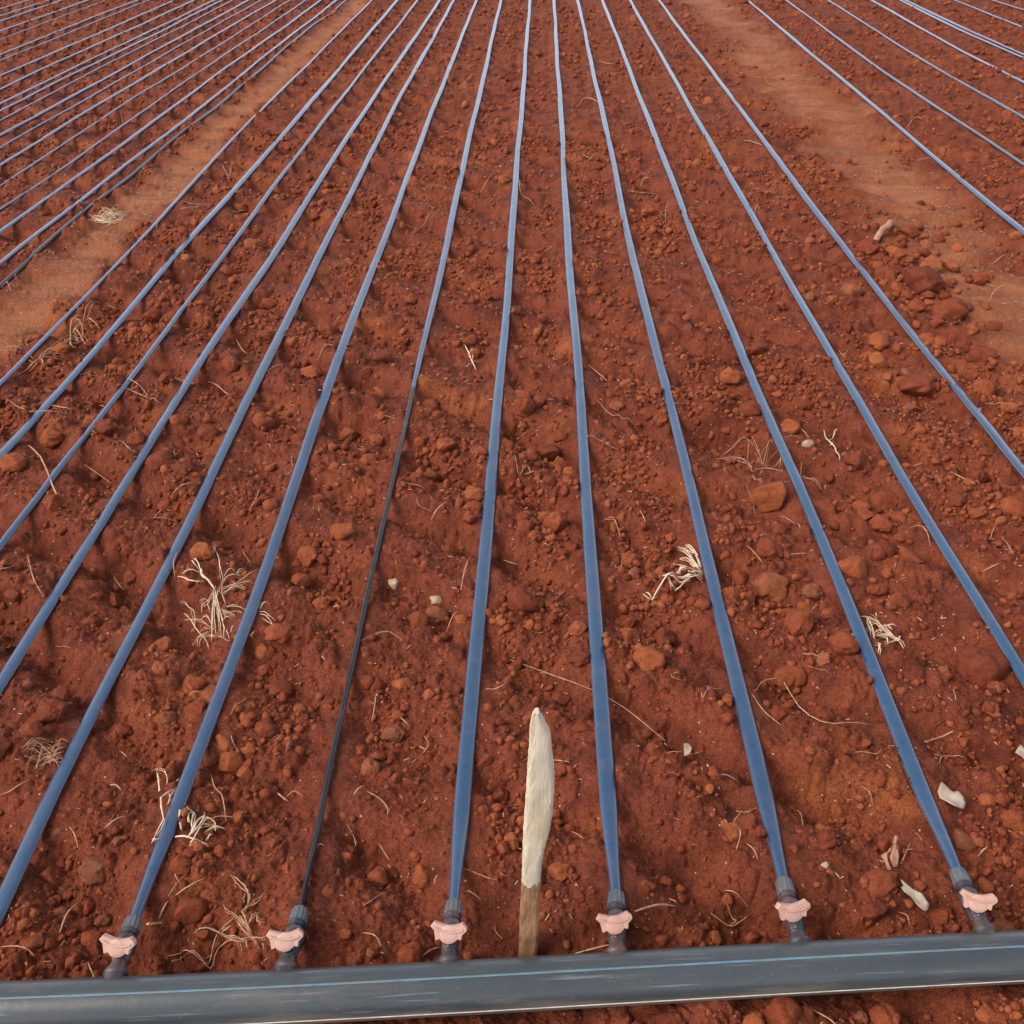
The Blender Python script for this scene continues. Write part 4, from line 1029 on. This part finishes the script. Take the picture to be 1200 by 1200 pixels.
clump('husk', 'small cream husk with split tail between third valve\'s tape and black tape', 'husk',
      [([(545,407),(550,415),(553,424),(558,434)], .0026, .008, ('shell', 'M_PALE')), ([(550,414),(554,412),(554,423)], .0022, .008, ('shell', 'M_PALE')), ([(553,425),(547,430)], .0010, .006, ('tail', 'M_PALE')), ([(553,423),(560,424)], .0009, .006, ('tail', 'M_PALE'))])
# far right hollow stalk
P = lay([(1023,283),(1032,277),(1040,270),(1043,264),(1039,261)], 0.0095, 0.012, 14, 0.004)
mb = MB(); mb.tube(P, 0.0095, 14, cap=False); mb.tube(P, 0.0066, 14, cap=False)
n_ = 14; k_ = len(P)
mb.f += [(j, (j+1) % n_, n_*k_+(j+1) % n_, n_*k_+j) for j in range(n_)] + [((k_-1)*n_+j, (k_-1)*n_+(j+1) % n_, n_*k_+(k_-1)*n_+(j+1) % n_, n_*k_+(k_-1)*n_+j) for j in range(n_)]
mb.mi += [0]*(2*n_)
M_STALK = plain('brown_stalk', (0.36, 0.20, 0.13), 0.75, (0.26, 0.10, 0.05), 0.5, 0.25)
o = mb.build('hollow_stalk', M_STALK, None, loc=P[0]); tag(o, 'short bent hollow brown stalk among the clods beside the right path', 'stalk')
# pale stones
def stone(px, py, d, label, name='stone', seed=1):
    p = at(px, py, 0.015); r = d/2*float(depth(np.array(p[0]), np.array(p[1])))/F
    vv = clod_verts(v3, 900+seed*13, np.random.default_rng(900+seed)); mb = MB(); mb.add((vv*r).tolist(), f3.tolist())
    h = float(gz([p[0]], [p[1]])[0]); o = mb.build(name, M_STONE); o.location = (p[0], p[1], h+r*0.22); o.rotation_euler = (0, 0, seed)
    tag(o, label, 'stone')
stone(945, 527, 15, 'pale cream stone right of the rightmost valve\'s tape', seed=1)
stone(462, 677, 15, 'lumpy pale stone just right of the thin black tape', seed=2)
stone(511, 696, 13, 'small pale stone resting above a pair of clods', seed=3)
stone(965, 1018, 12, 'small smooth pinkish pebble above the right half of the pipe', 'pebble', seed=4)
stone(1148, 476, 8, 'tiny white stone touching the tape left of the right path', 'pebble', seed=5)
# leaves
def leaf(outline, label, m, curl=0.006, folds=1.0, name='dry_leaf', cat='dry leaf', seed=0):
    O = np.array([at(px, py, 0.02) for px, py in outline]); c = O.mean(0); T_ = np.vstack([O, (O+c)/2, c[None]]); g = float(np.percentile(relief(T_[:, 0], T_[:, 1], 3), 97))-0.0055
    nrm = len(O); mb = MB(); V = []; rings = 5
    for s in (1, -1):
        for i in range(rings):
            t = 1-i/rings
            for p in O:
                d = p-c; x, y = c[0]+d[0]*t, c[1]+d[1]*t
                z = g+0.011+curl*t*t*math.sin(3*math.atan2(d[1], d[0])+seed)*folds+0.0015*math.sin(260*x+190*y+seed)+s*0.00035*(1 if i else 0.4)
                V.append([x, y, z, s*0.00035])
        V.append([c[0], c[1], g+0.011+s*0.00035, s*0.00035])
    A_ = np.array(V); gr = relief(A_[:, 0], A_[:, 1], 3)+0.0025     # it rests on the lumps below it
    V = [(a, b, max(z, q_+e)) for (a, b, z, e), q_ in zip(V, gr)]
    n1 = nrm*rings+1; Fc = []
    for si in (0, 1):
        b = si*n1; L = []
        for i in range(rings-1):
            for j in range(nrm): L.append((b+i*nrm+j, b+i*nrm+(j+1) % nrm, b+(i+1)*nrm+(j+1) % nrm, b+(i+1)*nrm+j))
        for j in range(nrm): L.append((b+(rings-1)*nrm+j, b+(rings-1)*nrm+(j+1) % nrm, b+n1-1))
        Fc += L if si == 0 else [f[::-1] for f in L]
    Fc += [(j, n1+j, n1+(j+1) % nrm, (j+1) % nrm) for j in range(nrm)]
    mb.add(V, Fc); o = mb.build(name, m, None, loc=(c[0], c[1], g)); tag(o, label, cat); return o
q = Q(1020, 900, 6.667)
leaf(q([(525,185),(545,125),(570,112),(620,150),(652,176),(688,172),(722,230),(746,270),(735,304),(690,314),(636,308),(596,276),(545,228)]), 'crumpled grey leaf right of the rightmost valve\'s tape', M_LEAFG, 0.0035, seed=1)
leaf(q([(235,865),(275,895),(330,930),(400,980),(465,1050),(455,1085),(430,1095),(370,1055),(310,1000),(270,950),(240,920),(262,915)]), 'long pale grey leaf blade left of the rightmost valve', M_LEAFG, 0.003, seed=2)
leaf(q([(190,580),(215,575),(232,660),(228,720),(195,725),(160,700),(165,640)]), 'curled brown leaf above the pale grey leaf blade', M_LEAFB, 0.007, seed=3)
leaf(q([(95,640),(130,640),(160,690),(180,755),(150,740),(115,690)]), 'narrow brown leaf scrap left of the curled brown leaf', M_LEAFB, 0.005, seed=4)
leaf(q([(145,595),(185,550),(200,490),(225,500),(225,545),(190,580)]), 'small tan leaf scrap above the curled brown leaf', M_LEAFB, 0.005, seed=5)
leaf(q([(50,700),(80,720),(105,790),(85,835),(62,800)]), 'dull brown leaf scrap lowest left of the curled brown leaf', M_LEAFB, 0.003, seed=6)
leaf([(801,872),(807,868),(811,877),(808,884),(802,886)], 'tiny white leaf chip left of the fifth valve\'s tape', M_STONE, 0.003, seed=7)
leaf([(1190,880),(1196,871),(1202,876),(1201,890),(1196,887)], 'small tan leaf scrap at the right edge of the photo', M_LEAFG, 0.003, seed=8)

# ------------------------------------------------------------------ light
W = bpy.data.worlds.new('World'); S.world = W; W.use_nodes = True
nt = W.node_tree; bg = nt.nodes['Background']
sky = nt.nodes.new('ShaderNodeTexSky'); sky.sky_type = 'NISHITA'; sky.sun_disc = False
SUN_EL, SUN_AZ = R(43), R(-116)             # azimuth from +Y towards +X
sky.sun_elevation = SUN_EL; sky.sun_rotation = SUN_AZ
sky.air_density = 1.0; sky.dust_density = 8.0; sky.ozone_density = 1.0
geo = N(nt, 'ShaderNodeTexCoord'); sz = N(nt, 'ShaderNodeSeparateXYZ'); nt.links.new(geo.outputs['Generated'], sz.inputs[0])
cloud = noise(nt, geo.outputs['Generated'], 2.2, 6, .6)          # thin high overcast, denser towards the horizon
cf = math_(nt, 'ADD', math_(nt, 'MULTIPLY', cloud, 0.5), math_(nt, 'SUBTRACT', 0.42, math_(nt, 'MULTIPLY', sz.outputs[2], 0.45)))
cfr = ramp(nt, cf, [(0.15, (0.05,)*3), (0.75, (0.85,)*3)])
over = mix(nt, N_r(nt, cfr), sky.outputs['Color'], (6.6, 6.6, 6.9))
low = math_(nt, 'POWER', math_(nt, 'MAXIMUM', math_(nt, 'SUBTRACT', 1.0, math_(nt, 'MULTIPLY', math_(nt, 'ABSOLUTE', sz.outputs[2]), 1/0.45)), 0.0), 1.2)
nt.links.new(mix(nt, math_(nt, 'MULTIPLY', low, 0.95), over, (11.5, 13.0, 15.6)), bg.inputs['Color'])   # bright hazy band low in the sky
bg.inputs['Strength'].default_value = 0.14
sd = bpy.data.lights.new('sun', 'SUN'); sd.energy = 2.0; sd.angle = R(32); sd.color = (1.0, 0.93, 0.84)
so = bpy.data.objects.new('sun', sd); COL.objects.link(so)
dv = Vector((math.sin(SUN_AZ)*math.cos(SUN_EL), math.cos(SUN_AZ)*math.cos(SUN_EL), math.sin(SUN_EL)))
so.rotation_euler = dv.to_track_quat('Z', 'Y').to_euler()
vs = S.view_settings; S.display_settings.display_device = 'sRGB'
vs.view_transform = 'Standard'; vs.look = 'None'; vs.exposure = 0.24; vs.gamma = 1.0; vs.use_curve_mapping = False
